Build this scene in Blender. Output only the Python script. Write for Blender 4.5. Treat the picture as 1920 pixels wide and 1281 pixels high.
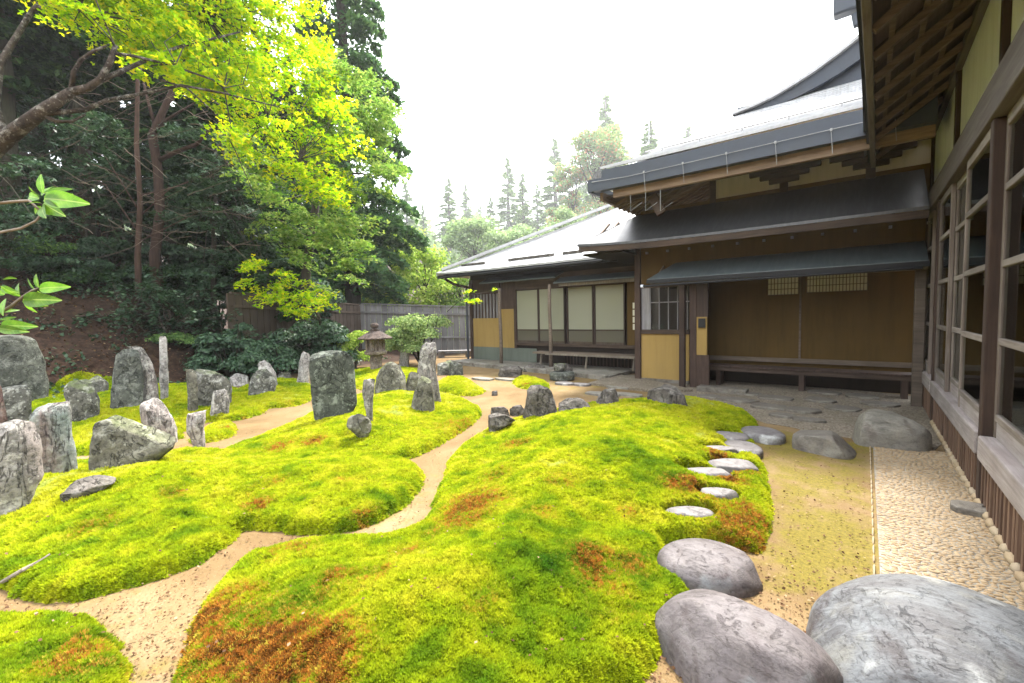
import bpy, math, random
import numpy as np
from mathutils import Vector, Matrix

random.seed(7); rng = np.random.default_rng(7)
for o in list(bpy.data.objects): bpy.data.objects.remove(o)
S = bpy.context.scene
COL = S.collection
R = math.radians

# ------------------------------------------------------------------ camera, sky, sun, exposure
F_, YAW, PITCH, ROLL, H = 830.486, 0.673964, -0.0606356, -0.0225130, 1.45
_f = np.array([-math.sin(YAW)*math.cos(PITCH), math.cos(YAW)*math.cos(PITCH), math.sin(PITCH)])
_r = np.array([math.cos(YAW), math.sin(YAW), 0.]); _u = np.cross(_r, _f)
_r, _u = math.cos(ROLL)*_r+math.sin(ROLL)*_u, -math.sin(ROLL)*_r+math.cos(ROLL)*_u
CAMP = np.array([0, 0, H])
cam = bpy.data.cameras.new('camera'); cam_o = bpy.data.objects.new('camera', cam); COL.objects.link(cam_o)
cam.sensor_width = 36; cam.sensor_fit = 'HORIZONTAL'; cam.lens = F_/1920*36
cam.clip_start = .05; cam.clip_end = 800
M4 = Matrix(((_r[0], _u[0], -_f[0], 0), (_r[1], _u[1], -_f[1], 0), (_r[2], _u[2], -_f[2], H), (0, 0, 0, 1)))
cam_o.matrix_world = M4
S.camera = cam_o
SUN_EL, SUN_AZ = 58, -14           # azimuth measured from +Y towards +X
wd = bpy.data.worlds.new('World'); S.world = wd; wd.use_nodes = True
nt = wd.node_tree; bg = nt.nodes['Background']
sky = nt.nodes.new('ShaderNodeTexSky'); sky.sky_type = 'NISHITA'; sky.sun_disc = False
sky.sun_elevation = R(SUN_EL); sky.sun_rotation = R(SUN_AZ); sky.air_density = 1.0; sky.dust_density = 3.0
mx = nt.nodes.new('ShaderNodeMixRGB'); mx.inputs[0].default_value = .8
mx.inputs[2].default_value = (8.7, 9.0, 9.3, 1)      # bright even cloud cover over the clear sky
nt.links.new(sky.outputs[0], mx.inputs[1]); nt.links.new(mx.outputs[0], bg.inputs[0])
bg.inputs[1].default_value = .12
sl = bpy.data.lights.new('sun', 'SUN'); sl.energy = 3.0; sl.angle = R(10); sl.color = (1, .95, .86)
so = bpy.data.objects.new('sun', sl); COL.objects.link(so)
sd = Vector((math.sin(R(SUN_AZ))*math.cos(R(SUN_EL)), math.cos(R(SUN_AZ))*math.cos(R(SUN_EL)), math.sin(R(SUN_EL))))
so.rotation_euler = sd.to_track_quat('Z', 'Y').to_euler()
S.view_settings.view_transform = 'Standard'; S.view_settings.look = 'None'
S.view_settings.exposure = 2.28; S.view_settings.gamma = 1; S.view_settings.use_curve_mapping = False
S.render.engine = 'CYCLES'
cy = S.cycles; cy.use_denoising = True; cy.max_bounces = 6; cy.diffuse_bounces = 3; cy.glossy_bounces = 3
cy.transmission_bounces = 4; cy.transparent_max_bounces = 12; cy.volume_bounces = 0; cy.caustics_reflective = False
cy.caustics_refractive = False; cy.sample_clamp_indirect = 6

# ------------------------------------------------------------------ surveying helpers (photo pixel -> point on a real plane)
def ray(x, y): return _r*(x-960)/F_-_u*(y-640.5)/F_+_f
def G(x, y, z=0.): d = ray(x, y); return CAMP+d*(z-H)/d[2]
def PX(x, y, X): d = ray(x, y); return CAMP+d*X/d[0]
def PY(x, y, Y): d = ray(x, y); return CAMP+d*Y/d[1]
def D(x, y, depth): return CAMP+ray(x, y)*depth
def sm(a, b, x): t = np.clip((x-a)/(b-a), 0, 1); return t*t*(3-2*t)

_P = np.random.default_rng(3).permutation(256); _P = np.concatenate([_P, _P, _P])
_GR = np.random.default_rng(4).normal(size=(256, 3)); _GR /= np.linalg.norm(_GR, axis=1)[:, None]
def perlin(p):
    p = np.asarray(p, float); i = np.floor(p).astype(int); f = p-i; w = f*f*f*(f*(f*6-15)+10); i &= 255
    out = 0
    for dx in (0, 1):
        for dy in (0, 1):
            for dz in (0, 1):
                h = _P[_P[_P[(i[..., 0]+dx) & 255]+((i[..., 1]+dy) & 255)]+((i[..., 2]+dz) & 255)]
                g = _GR[h]; v = (g*(f-np.array([dx, dy, dz]))).sum(-1)
                out = out+v*(w[..., 0] if dx else 1-w[..., 0])*(w[..., 1] if dy else 1-w[..., 1])*(w[..., 2] if dz else 1-w[..., 2])
    return out
def fbm(p, o=4, g=.5, l=2.03):
    a, s, t = 1., 0., 0.
    p = np.asarray(p, float)
    for k in range(o): t = t+a*perlin(p+17.3*k); s += a; a *= g; p = p*l
    return t/s*1.6
def n2(x, y, sc, o=3, z=0.): return fbm(np.stack([x*sc, y*sc, np.full_like(np.asarray(x, float), z)], -1), o)

# ------------------------------------------------------------------ materials
def lin(c): return tuple(c)+(1,)
class NB:
    def __init__(s, name):
        s.m = bpy.data.materials.new(name); s.m.use_nodes = True; s.t = s.m.node_tree; s.t.nodes.clear()
        s.out = s.n('OutputMaterial')
    def n(s, t, **k):
        x = s.t.nodes.new('ShaderNode'+t)
        for a, b in k.items(): setattr(x, a, b)
        return x
    def l(s, a, b): s.t.links.new(a, b)
    def coord(s, kind='Object', scale=(1, 1, 1), island=False):
        tc = s.n('TexCoord'); mp = s.n('Mapping'); s.l(tc.outputs[kind], mp.inputs[0]); mp.inputs['Scale'].default_value = scale
        return mp.outputs[0]
    def noise(s, v, sc, det=4, rough=.55, dist=0.):
        x = s.n('TexNoise'); s.l(v, x.inputs['Vector']); x.inputs['Scale'].default_value = sc
        x.inputs['Detail'].default_value = det; x.inputs['Roughness'].default_value = rough; x.inputs['Distortion'].default_value = dist
        return x.outputs[0]
    def ramp(s, f, stops):
        x = s.n('ValToRGB'); e = x.color_ramp.elements
        while len(e) < len(stops): e.new(.5)
        for i, (p, c) in enumerate(stops):
            e[i].position = p; e[i].color = lin(c) if not isinstance(c, (int, float)) else (c, c, c, 1)
        s.l(f, x.inputs[0]); return x.outputs[0]
    def mix(s, f, a, b, mode='MIX'):
        x = s.n('MixRGB', blend_type=mode)
        for i, v in enumerate((f, a, b)):
            if isinstance(v, (int, float)): x.inputs[i].default_value = v if i == 0 else (v, v, v, 1)
            elif isinstance(v, tuple): x.inputs[i].default_value = lin(v)
            else: s.l(v, x.inputs[i])
        return x.outputs[0]
    def math(s, op, a, b=0.):
        x = s.n('Math', operation=op)
        for i, v in enumerate((a, b)):
            if isinstance(v, (int, float)): x.inputs[i].default_value = v
            else: s.l(v, x.inputs[i])
        return x.outputs[0]
    def rnd(s): return s.n('ObjectInfo').outputs['Random']
    def bump(s, h, st=.3, d=.02):
        x = s.n('Bump'); x.inputs['Strength'].default_value = st; x.inputs['Distance'].default_value = d; s.l(h, x.inputs['Height']); return x.outputs[0]
    def pbr(s, col, rough=.8, nrm=None, spec=.4, metal=0., trans=0., emit=None):
        p = s.n('BsdfPrincipled')
        if isinstance(col, tuple): p.inputs['Base Color'].default_value = lin(col)
        else: s.l(col, p.inputs['Base Color'])
        if isinstance(rough, (int, float)): p.inputs['Roughness'].default_value = rough
        else: s.l(rough, p.inputs['Roughness'])
        p.inputs['Specular IOR Level'].default_value = spec; p.inputs['Metallic'].default_value = metal
        if nrm is not None: s.l(nrm, p.inputs['Normal'])
        return p.outputs[0]
    def end(s, sh): s.l(sh, s.out.inputs['Surface']); return s.m

def wood(name, a, b, axis='z', rough=.75, sc=1., bump=.35, weather=None):
    m = NB(name); s = {'x': (1.2, 22, 22), 'y': (22, 1.2, 22), 'z': (22, 22, 1.2)}[axis]
    info = m.n('ObjectInfo'); tc = m.n('TexCoord'); ad = m.n('VectorMath', operation='ADD'); m.l(tc.outputs['Object'], ad.inputs[0])
    cmb = m.n('CombineXYZ'); r13 = m.math('MULTIPLY', info.outputs['Random'], 13.)
    for i in range(3): m.l(r13, cmb.inputs[i])
    m.l(cmb.outputs[0], ad.inputs[1])
    mp = m.n('Mapping'); m.l(ad.outputs[0], mp.inputs[0]); mp.inputs['Scale'].default_value = [q*sc for q in s]
    g = m.noise(mp.outputs[0], 1.5, 6, .65, .6)
    big = m.noise(ad.outputs[0], 2.2*sc, 4)
    c = m.ramp(g, [(.3, a), (.7, b)])
    c = m.mix(m.ramp(big, [(.35, 0.), (.7, .55)]), c, weather or tuple(q*.6 for q in a))
    v = m.ramp(info.outputs['Random'], [(0, .72), (1, 1.15)])
    c = m.mix(1., c, v, 'MULTIPLY')
    return m.end(m.pbr(c, rough, m.bump(g, bump, .006), .3))
MT = {}
DK = (.050, .030, .021)
MT['post'] = wood('dark_wood_upright', (.036, .021, .016), (.088, .055, .040), 'z')
MT['beamy'] = wood('weathered_beam', (.085, .062, .050), (.20, .165, .145), 'y', weather=(.15, .13, .12))
MT['beamx'] = wood('dark_beam', (.045, .03, .022), (.105, .068, .048), 'x')
MT['sill'] = wood('silvered_sill', (.22, .19, .185), (.42, .375, .36), 'y', weather=(.17, .13, .12))
MT['sash'] = wood('pale_brown_sash', (.12, .092, .075), (.27, .225, .195), 'z', weather=(.10, .07, .055))
MT['sashy'] = wood('pale_brown_rail', (.15, .12, .10), (.32, .28, .25), 'y', weather=(.11, .08, .065))
MT['slat'] = wood('reddish_slat', (.10, .055, .035), (.24, .15, .10), 'z')
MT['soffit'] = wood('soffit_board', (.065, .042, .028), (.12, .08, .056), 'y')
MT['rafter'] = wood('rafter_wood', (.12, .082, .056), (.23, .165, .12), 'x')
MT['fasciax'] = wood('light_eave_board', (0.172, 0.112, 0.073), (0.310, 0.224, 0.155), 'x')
MT['plank'] = wood('grey_fence_plank', (0.172, 0.163, 0.172), (0.310, 0.301, 0.310), 'z', weather=(0.129, 0.112, 0.112))
MT['plankb'] = wood('brown_fence_plank', (.055, .038, .028), (.11, .08, .06), 'z')
MT['log'] = wood('pale_log', (.16, .13, .10), (.33, .28, .22), 'z')
MT['benchw'] = wood('bench_wood', (.10, .075, .055), (.22, .17, .13), 'x')
MT['trunk'] = wood('bark', (.016, .012, .009), (.055, .042, .032), 'z', .9, .8, .9, weather=(.05, .055, .03))
MT['trunkr'] = wood('reddish_bark', (.03, .016, .011), (.09, .052, .038), 'z', .9, .8, .9)
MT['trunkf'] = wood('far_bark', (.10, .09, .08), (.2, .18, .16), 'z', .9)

def plaster(name, c, var=.12, rough=.9):
    m = NB(name); v = m.coord(); a = m.noise(v, 1.3, 5); b = m.noise(v, 60, 4)
    col = m.ramp(a, [(.3, tuple(q*(1-var) for q in c)), (.7, c)])
    col = m.mix(m.ramp(b, [(.4, 0.), (.8, .25)]), col, tuple(q*.7 for q in c))
    st = m.noise(m.coord(scale=(5, 5, .5)), 1.6, 6, .65); col = m.mix(m.ramp(st, [(.46, 0.), (.68, min(1., var*2.6))]), col, tuple(q*.55 for q in c))
    return m.end(m.pbr(col, rough, m.bump(b, .25, .003), .2))
MT['white'] = plaster('white_plaster', (.81, .85, .95))
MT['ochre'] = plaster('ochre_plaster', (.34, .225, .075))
MT['ochre_shade'] = plaster('shaded_ochre_plaster', (.115, .070, .020), .2)  # ochre plaster with the shade of recess and eaves put into its colour
MT['olive'] = plaster('grey_green_dado', (0.138, 0.155, 0.129), .15)
MT['cream'] = plaster('cream_frieze', (.50, .45, .38), .15)
MT['paper'] = plaster('paper', (.72, .70, .58), .05)
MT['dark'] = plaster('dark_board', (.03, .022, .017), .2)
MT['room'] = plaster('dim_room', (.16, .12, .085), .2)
MT['black'] = plaster('black_metal', (.018, .018, .02), .1, .5)

def metal(name, c, rough=.4, spec=.6, streak=None, sc=3.):
    m = NB(name); v = m.coord(); a = m.noise(v, sc, 6, .6); b = m.noise(m.coord(scale=(9, 1.2, 1.2)), 2.5, 5)
    col = m.ramp(a, [(.3, tuple(q*.7 for q in c)), (.7, tuple(q*1.25 for q in c))])
    if streak: col = m.mix(m.ramp(b, [(.45, 0.), (.7, .6)]), col, streak)
    rg = m.ramp(a, [(.3, rough*.8), (.7, min(1, rough*1.25))])
    return m.end(m.pbr(col, rg, m.bump(b, .15, .004), spec))
MT['roof'] = metal('dark_copper_roof', (.045, .045, .048), .36, .7, (.08, .085, .085))  # dark copper, darkened further to paint the shade below the top roof
MT['roofpale'] = metal('sky_sheen_roof', (.34, .34, .345), .42, .9, (.45, .45, .46))  # white sky reflection painted into the copper as a pale base colour
MT['canopy'] = metal('blue_grey_canopy', (.07, .085, .09), .42, .6, (.11, .13, .125))
MT['fasciab'] = metal('blue_black_fascia', (.032, .04, .055), .5, .5)
MT['wire'] = metal('dull_wire', (.25, .25, .25), .4)

m = NB('window_glass'); fr = m.n('Fresnel'); fr.inputs[0].default_value = 1.5
tr = m.n('BsdfTransparent'); tr.inputs[0].default_value = (.82, .86, .82, 1); gl = m.n('BsdfGlossy'); gl.inputs['Roughness'].default_value = .03
gl.inputs['Color'].default_value = (.9, .95, .92, 1)
ms = m.n('MixShader'); m.l(fr.outputs[0], ms.inputs[0]); m.l(tr.outputs[0], ms.inputs[1]); m.l(gl.outputs[0], ms.inputs[2]); MT['glass'] = m.end(ms.outputs[0])
m = NB('shoji_glass'); fr = m.n('Fresnel'); fr.inputs[0].default_value = 1.45
df = m.pbr((.27, .27, .20), .7); gl = m.n('BsdfGlossy'); gl.inputs['Roughness'].default_value = .05
ms = m.n('MixShader'); m.l(fr.outputs[0], ms.inputs[0]); m.l(df, ms.inputs[1]); m.l(gl.outputs[0], ms.inputs[2]); MT['shoji'] = m.end(ms.outputs[0])
m = NB('shoji_lower'); df = m.pbr((.09, .08, .055), .6); ms = m.n('MixShader'); fr = m.n('Fresnel'); gl = m.n('BsdfGlossy'); gl.inputs['Roughness'].default_value = .05
m.l(fr.outputs[0], ms.inputs[0]); m.l(df, ms.inputs[1]); m.l(gl.outputs[0], ms.inputs[2]); MT['shojid'] = m.end(ms.outputs[0])
m = NB('curtain_cloth'); v = m.coord(scale=(1, 1, .2)); c = m.ramp(m.noise(v, 14, 3), [(.3, (.42, .42, .26)), (.7, (.68, .66, .48))])
MT['curtain'] = m.end(m.pbr(c, .9, None, .1))

def rockmat(name, a, b, lich=(.5, .5, .44), lichamt=.5, dark=(.03, .03, .028), vert=False, rough=.9, moss=0., tint=None):
    m = NB(name)
    info = m.n('ObjectInfo'); tc = m.n('TexCoord'); ad = m.n('VectorMath', operation='ADD'); m.l(tc.outputs['Object'], ad.inputs[0])
    cmb = m.n('CombineXYZ'); r13 = m.math('MULTIPLY', info.outputs['Random'], 31.)
    for i in range(3): m.l(r13, cmb.inputs[i])
    m.l(cmb.outputs[0], ad.inputs[1]); v = ad.outputs[0]
    if vert:
        mp = m.n('Mapping'); m.l(v, mp.inputs[0]); mp.inputs['Scale'].default_value = (2.2, 2.2, .35); vv = mp.outputs[0]
    else: vv = v
    n1 = m.noise(vv, 4, 8, .65, .4); nf = m.noise(v, 26, 8, .7); n3 = m.noise(vv, 1.7, 5, .6)
    c = m.ramp(n1, [(.32, a), (.68, b)])
    if tint: c = m.mix(m.ramp(n3, [(.45, 0.), (.6, .7)]), c, tint)
    c = m.mix(m.ramp(nf, [(.36, .75), (.5, 0.)]), c, dark)
    nl = m.noise(v, 7, 7, .75, .3)
    c = m.mix(m.ramp(nl, [(.52, 0.), (.60, lichamt)]), c, lich)
    vo = m.n('TexVoronoi'); m.l(v, vo.inputs['Vector']); vo.inputs['Scale'].default_value = 16
    c = m.mix(m.ramp(vo.outputs['Distance'], [(.12, lichamt*.7), (.2, 0.)]), c, tuple(min(.75, q*1.25) for q in lich))
    if moss:
        geo = m.n('NewGeometry'); sp = m.n('SeparateXYZ'); m.l(geo.outputs['Normal'], sp.inputs[0])
        mk = m.math('MULTIPLY', m.ramp(sp.outputs[2], [(.35, 0.), (.8, 1.)]), m.ramp(n3, [(.45, 0.), (.6, moss)]))
        c = m.mix(mk, c, (.12, .17, .02))
    ck = m.ramp(m.noise(vv, 3.2, 9, .62, 1.3), [(.487, 0.), (.5, 1.), (.513, 0.)]); c = m.mix(m.mix(1., ck, .75, 'MULTIPLY'), c, tuple(q*.4 for q in a))
    md = m.noise(v, 11, 6, .7); c = m.mix(1., c, m.ramp(md, [(.3, .62), (.68, 1.28)]), 'MULTIPLY')
    h = m.mix(.5, m.mix(.35, n1, md), nf); h = m.mix(ck, h, 0.)
    return m.end(m.pbr(c, rough, m.bump(h, .9, .035), .25))
MT['rk'] = rockmat('grey_lichened_rock', (0.065, 0.065, 0.053), (0.172, 0.163, 0.142), moss=.5)
MT['rkd'] = rockmat('dark_green_rock', (0.047, 0.053, 0.045), (0.129, 0.133, 0.112), (0.361, 0.370, 0.327), .35)
MT['rkslab'] = rockmat('dark_slab_rock', (0.043, 0.049, 0.041), (0.107, 0.116, 0.095), (0.310, 0.344, 0.284), .55)
MT['rkl'] = rockmat('pale_lichened_rock', (0.118, 0.109, 0.099), (0.307, 0.286, 0.262), (0.574, 0.554, 0.505), .6, vert=True, tint=(0.297, 0.247, 0.228))
MT['rkp'] = rockmat('pink_green_striped_rock', (0.172, 0.129, 0.120), (0.275, 0.249, 0.232), (0.430, 0.447, 0.413), .35, vert=True, tint=(0.163, 0.224, 0.198))
MT['rkb'] = rockmat('mottled_boulder', (0.073, 0.069, 0.052), (0.181, 0.168, 0.133), (0.361, 0.353, 0.292), .45, moss=.25)
MT['rkr'] = rockmat('reddish_rock', (0.103, 0.060, 0.052), (0.206, 0.129, 0.112), (0.344, 0.301, 0.258), .3)
MT['rkw'] = rockmat('white_thin_rock', (0.246, 0.222, 0.208), (0.473, 0.444, 0.416), (0.568, 0.568, 0.530), .4, vert=True)
MT['rkbr'] = rockmat('brown_grey_rock', (0.060, 0.052, 0.043), (0.163, 0.142, 0.125), (0.361, 0.344, 0.310), .25)

MT['trunkl'] = rockmat('lichened_bark', (.03, .021, .015), (.085, .065, .05), (.30, .29, .25), .55, (.02, .015, .01))
def smooth_stone(name, a, b, c_, warm, spots=(.55, .56, .54), rough=.62):
    m = NB(name); v = m.coord(); n1 = m.noise(v, 1.7, 6, .55, .5); nm = m.noise(v, 5, 8, .6, .8); nf = m.noise(v, 60, 6, .7)
    c = m.ramp(n1, [(.33, a), (.5, b), (.66, c_)])
    c = m.mix(m.ramp(nm, [(.52, 0.), (.66, .55)]), c, warm)
    c = m.mix(m.ramp(m.noise(v, 2.3, 7, .6, 1.), [(.5, 0.), (.6, .7)]), c, (a[0]*.85, a[1]*.72, a[2]*.70))
    c = m.mix(m.ramp(m.noise(v, 3.1, 4, .5, .2), [(.58, 0.), (.66, .7)]), c, spots)
    mp = m.coord(scale=(1, 1, 4)); cr = m.noise(mp, 13, 9, .8, .8)
    c = m.mix(m.ramp(cr, [(.27, .6), (.31, 0.)]), c, tuple(q*.3 for q in a))
    c = m.mix(m.ramp(nf, [(.35, .35), (.5, 0.)]), c, tuple(q*.55 for q in a))
    sk = m.noise(m.coord(scale=(2.2, 9, 5)), 3.2, 9, .72, 1.1); c = m.mix(m.ramp(sk, [(.50, 0.), (.62, .45)]), c, tuple(min(.8, q*1.5) for q in b)); c = m.mix(m.ramp(sk, [(.36, .5), (.46, 0.)]), c, tuple(q*.6 for q in a))
    pt = m.noise(v, 24, 6, .8); c = m.mix(m.ramp(pt, [(.30, .8), (.36, 0.)]), c, tuple(q*.35 for q in a))
    h = m.mix(.35, m.ramp(cr, [(.3, 0.), (.45, 1.)]), nf); h = m.mix(.45, h, m.mix(.5, sk, m.ramp(pt, [(.28, 0.), (.4, 1.)])))
    return m.end(m.pbr(c, rough, m.bump(h, .75, .02), .35))
MT['bigB'] = smooth_stone('blue_grey_boulder', (0.058, 0.052, 0.056), (0.123, 0.129, 0.137), (0.164, 0.175, 0.193), (0.187, 0.182, 0.158))
MT['bigA'] = smooth_stone('purple_grey_boulder', (0.062, 0.050, 0.050), (0.117, 0.102, 0.105), (0.161, 0.145, 0.145), (0.174, 0.152, 0.143), (0.260, 0.279, 0.285))
MT['step'] = smooth_stone('stepping_stone', (0.083, 0.073, 0.073), (0.147, 0.134, 0.134), (0.210, 0.204, 0.210), (0.210, 0.198, 0.178))
MT['flag'] = smooth_stone('flagstone_grey', (0.086, 0.076, 0.065), (0.150, 0.133, 0.112), (0.206, 0.185, 0.155), (0.232, 0.198, 0.146), (0.215, 0.206, 0.172))
MT['curb'] = smooth_stone('curb_stone', (0.124, 0.113, 0.095), (0.190, 0.175, 0.146), (0.248, 0.234, 0.205), (0.248, 0.219, 0.168), (0.264, 0.248, 0.219))
MT['lantern'] = rockmat('brown_lantern_stone', (0.129, 0.095, 0.073), (0.284, 0.232, 0.181), (0.387, 0.361, 0.310), .3)
MT['lanternroof'] = rockmat('dark_lantern_cap', (.05, .035, .032), (.13, .095, .08), (.25, .22, .2), .25)

def pebmat():
    m = NB('beige_pebble'); r = m.rnd(); c = m.ramp(r, [(0, (.25, .165, .085)), (.35, (.33, .245, .145)), (.7, (.38, .30, .20)), (1, (.29, .245, .185))])
    isl = m.n('NewGeometry').outputs['Random Per Island']
    c2 = m.ramp(isl, [(0, (.25, .165, .085)), (.35, (.33, .245, .145)), (.7, (.38, .30, .20)), (1, (.29, .245, .185))])
    n = m.noise(m.coord(), 25, 4)
    return m.end(m.pbr(m.mix(1., m.mix(.5, c, c2), m.ramp(n, [(.3, .75), (.7, 1.1)]), 'MULTIPLY'), .75, None, .3))
MT['pebble'] = pebmat()

def groundmat():
    m = NB('sandy_ground'); v = m.coord('Object')
    big = m.noise(v, .9, 6, .6, .5); fine = m.noise(v, 45, 6, .75); mid = m.noise(v, 6, 5, .6)
    at = m.n('Attribute', attribute_name='mossy'); wt = m.n('Attribute', attribute_name='wild')
    c = m.ramp(big, [(.32, (.115, .072, .031)), (.5, (.168, .112, .053)), (.68, (.225, .162, .088))])
    c = m.mix(m.ramp(fine, [(.34, .75), (.47, 0.)]), c, (.17, .10, .05))
    c = m.mix(m.ramp(fine, [(.58, 0.), (.68, .5)]), c, (.36, .28, .19))
    vo = m.n('TexVoronoi'); m.l(v, vo.inputs['Vector']); vo.inputs['Scale'].default_value = 22
    c = m.mix(m.ramp(vo.outputs['Distance'], [(.06, .75), (.1, 0.)]), c, (.16, .085, .04))
    mm = m.math('ADD', m.math('MULTIPLY', at.outputs['Fac'], .75), m.math('MULTIPLY', m.math('SUBTRACT', m.mix(.4, mid, big), .5), 1.9))
    c = m.mix(m.ramp(mm, [(.28, 0.), (.62, .85)]), c, m.ramp(fine, [(.35, (.085, .075, .012)), (.65, (.18, .14, .02))]))
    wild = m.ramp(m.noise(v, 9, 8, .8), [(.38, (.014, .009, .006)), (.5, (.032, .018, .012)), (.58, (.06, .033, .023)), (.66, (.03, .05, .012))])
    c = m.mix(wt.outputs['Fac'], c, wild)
    return m.end(m.pbr(c, .95, m.bump(m.mix(.5, fine, mid), .6, .015), .15))
MT['ground'] = groundmat()
def gravelmat():
    m = NB('grey_gravel'); v = m.coord(); vo = m.n('TexVoronoi'); m.l(v, vo.inputs['Vector']); vo.inputs['Scale'].default_value = 55
    c = m.ramp(vo.outputs['Color'], [(0, (.10, .08, .06)), (.5, (.20, .165, .125)), (1, (.33, .28, .22))])
    c = m.mix(m.ramp(m.noise(v, 3, 5), [(.4, 0.), (.65, .45)]), c, (.14, .12, .08))
    h = m.ramp(vo.outputs['Distance'], [(0, 1.), (.6, 0.)])
    return m.end(m.pbr(c, .9, m.bump(h, .9, .015), .25))
MT['gravel'] = gravelmat()

def mossmat(name, tuft):
    m = NB(name); v = m.coord('Object') if not tuft else None
    ty = 'INSTANCER' if tuft else 'GEOMETRY'
    pa = m.n('Attribute', attribute_name='patch', attribute_type=ty).outputs['Fac']
    hu = m.n('Attribute', attribute_name='hue', attribute_type=ty).outputs['Fac']
    c = m.ramp(hu, [(.10, (.07, .17, .012)), (.34, (.20, .31, .012)), (.55, (.40, .46, .014)), (.75, (.54, .53, .03)), (.92, (.50, .56, .14))])
    if tuft:
        r = m.rnd(); c = m.mix(1., c, m.ramp(r, [(0, .7), (1, 1.18)]), 'MULTIPLY')
        gm = m.n('Attribute', attribute_name='tip', attribute_type='GEOMETRY').outputs['Fac']
        red = m.ramp(r, [(0, (.07, .028, .014)), (.4, (.21, .070, .020)), (.7, (.40, .14, .025)), (.88, (.48, .22, .04)), (1, (.45, .40, .05))])
        c = m.mix(m.ramp(m.math('ADD', pa, m.math('MULTIPLY', m.math('SUBTRACT', r, .5), .7)), [(.42, 0.), (.74, .95)]), c, red)
        d = m.n('BsdfDiffuse'); m.l(c, d.inputs[0]); t = m.n('BsdfTranslucent'); m.l(c, t.inputs[0])
        ms = m.n('MixShader'); ms.inputs[0].default_value = .42; m.l(d.outputs[0], ms.inputs[1]); m.l(t.outputs[0], ms.inputs[2])
        return m.end(ms.outputs[0])
    n = m.noise(v, 40, 5, .8)
    c = m.mix(m.ramp(pa, [(.35, 0.), (.6, .9)]), c, (.16, .05, .015))
    c = m.mix(m.ramp(n, [(.3, .8), (.6, .25)]), c, (.05, .055, .01))
    return m.end(m.pbr(c, .95, m.bump(n, .8, .02), .1))
MT['moss'] = mossmat('moss_bed', False); MT['tuft'] = mossmat('moss_tuft', True)

def leafmat(name, stops, trans=.45, gloss=0., patch=None):
    m = NB(name); isl = m.n('NewGeometry').outputs['Random Per Island']
    c = m.ramp(isl, stops)
    if patch:
        c = m.mix(m.ramp(m.noise(m.coord(), patch[0], 3), [(patch[1], 0.), (patch[1]+.05, 1.)]), c, patch[2])
    d = m.pbr(c, .5 if gloss else .8, None, .4 if gloss else .15)
    t = m.n('BsdfTranslucent'); m.l(m.mix(1., c, (1.0, 1.1, .7), 'MULTIPLY'), t.inputs[0])
    ms = m.n('MixShader'); ms.inputs[0].default_value = trans; m.l(d, ms.inputs[1]); m.l(t.outputs[0], ms.inputs[2])
    return m.end(ms.outputs[0])
MT['maple'] = leafmat('bright_maple_leaf', [(0, (.16, .34, .01)), (.4, (.38, .56, .01)), (.8, (.68, .72, .015)), (1, (.85, .66, .03))], .62)
MT['maple2'] = leafmat('soft_green_leaf', [(0, (.08, .17, .03)), (.5, (.18, .29, .06)), (1, (.36, .42, .12))], .55)
MT['conif'] = leafmat('dark_conifer_foliage', [(0, (.008, .022, .008)), (.6, (.02, .05, .015)), (1, (.05, .09, .025))], .25)
MT['confr'] = leafmat('cypress_foliage', [(0, (.03, .075, .03)), (.6, (.07, .15, .055)), (1, (.13, .22, .08))], .35)
MT['under'] = leafmat('dark_evergreen_leaf', [(0, (.016, .045, .02)), (.6, (.04, .09, .045)), (1, (.10, .17, .09))], .25, 1)
MT['shrub'] = leafmat('pale_azalea_leaf', [(0, (.10, .17, .06)), (.5, (.24, .34, .12)), (1, (.42, .48, .20))], .4)
MT['bush'] = leafmat('mid_green_leaf', [(0, (.05, .11, .03)), (.6, (.12, .22, .06)), (1, (.22, .32, .10))], .35)
MT['lime'] = leafmat('lime_leaf', [(0, (.14, .25, .03)), (.5, (.30, .42, .06)), (1, (.50, .55, .14))], .5)
MT['far'] = leafmat('far_foliage', [(0, (.19, .27, .13)), (.6, (.28, .38, .18)), (1, (.38, .46, .24))], .4)  # paleness of sunlit haze put into the leaf colour
MT['farred'] = leafmat('far_red_foliage', [(0, (.19, .28, .13)), (.80, (.30, .40, .18)), (.84, (.60, .22, .16)), (1, (.6, .3, .2))], .4)  # greens here carry the same painted haze paleness
MT['bigleaf'] = leafmat('fresh_leaf', [(0, (.08, .22, .012)), (1, (.17, .33, .02))], .4, 1)
MT['litter'] = leafmat('dead_leaf', [(0, (.06, .028, .014)), (.7, (.15, .08, .04)), (1, (.34, .24, .14))], .2)

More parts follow.
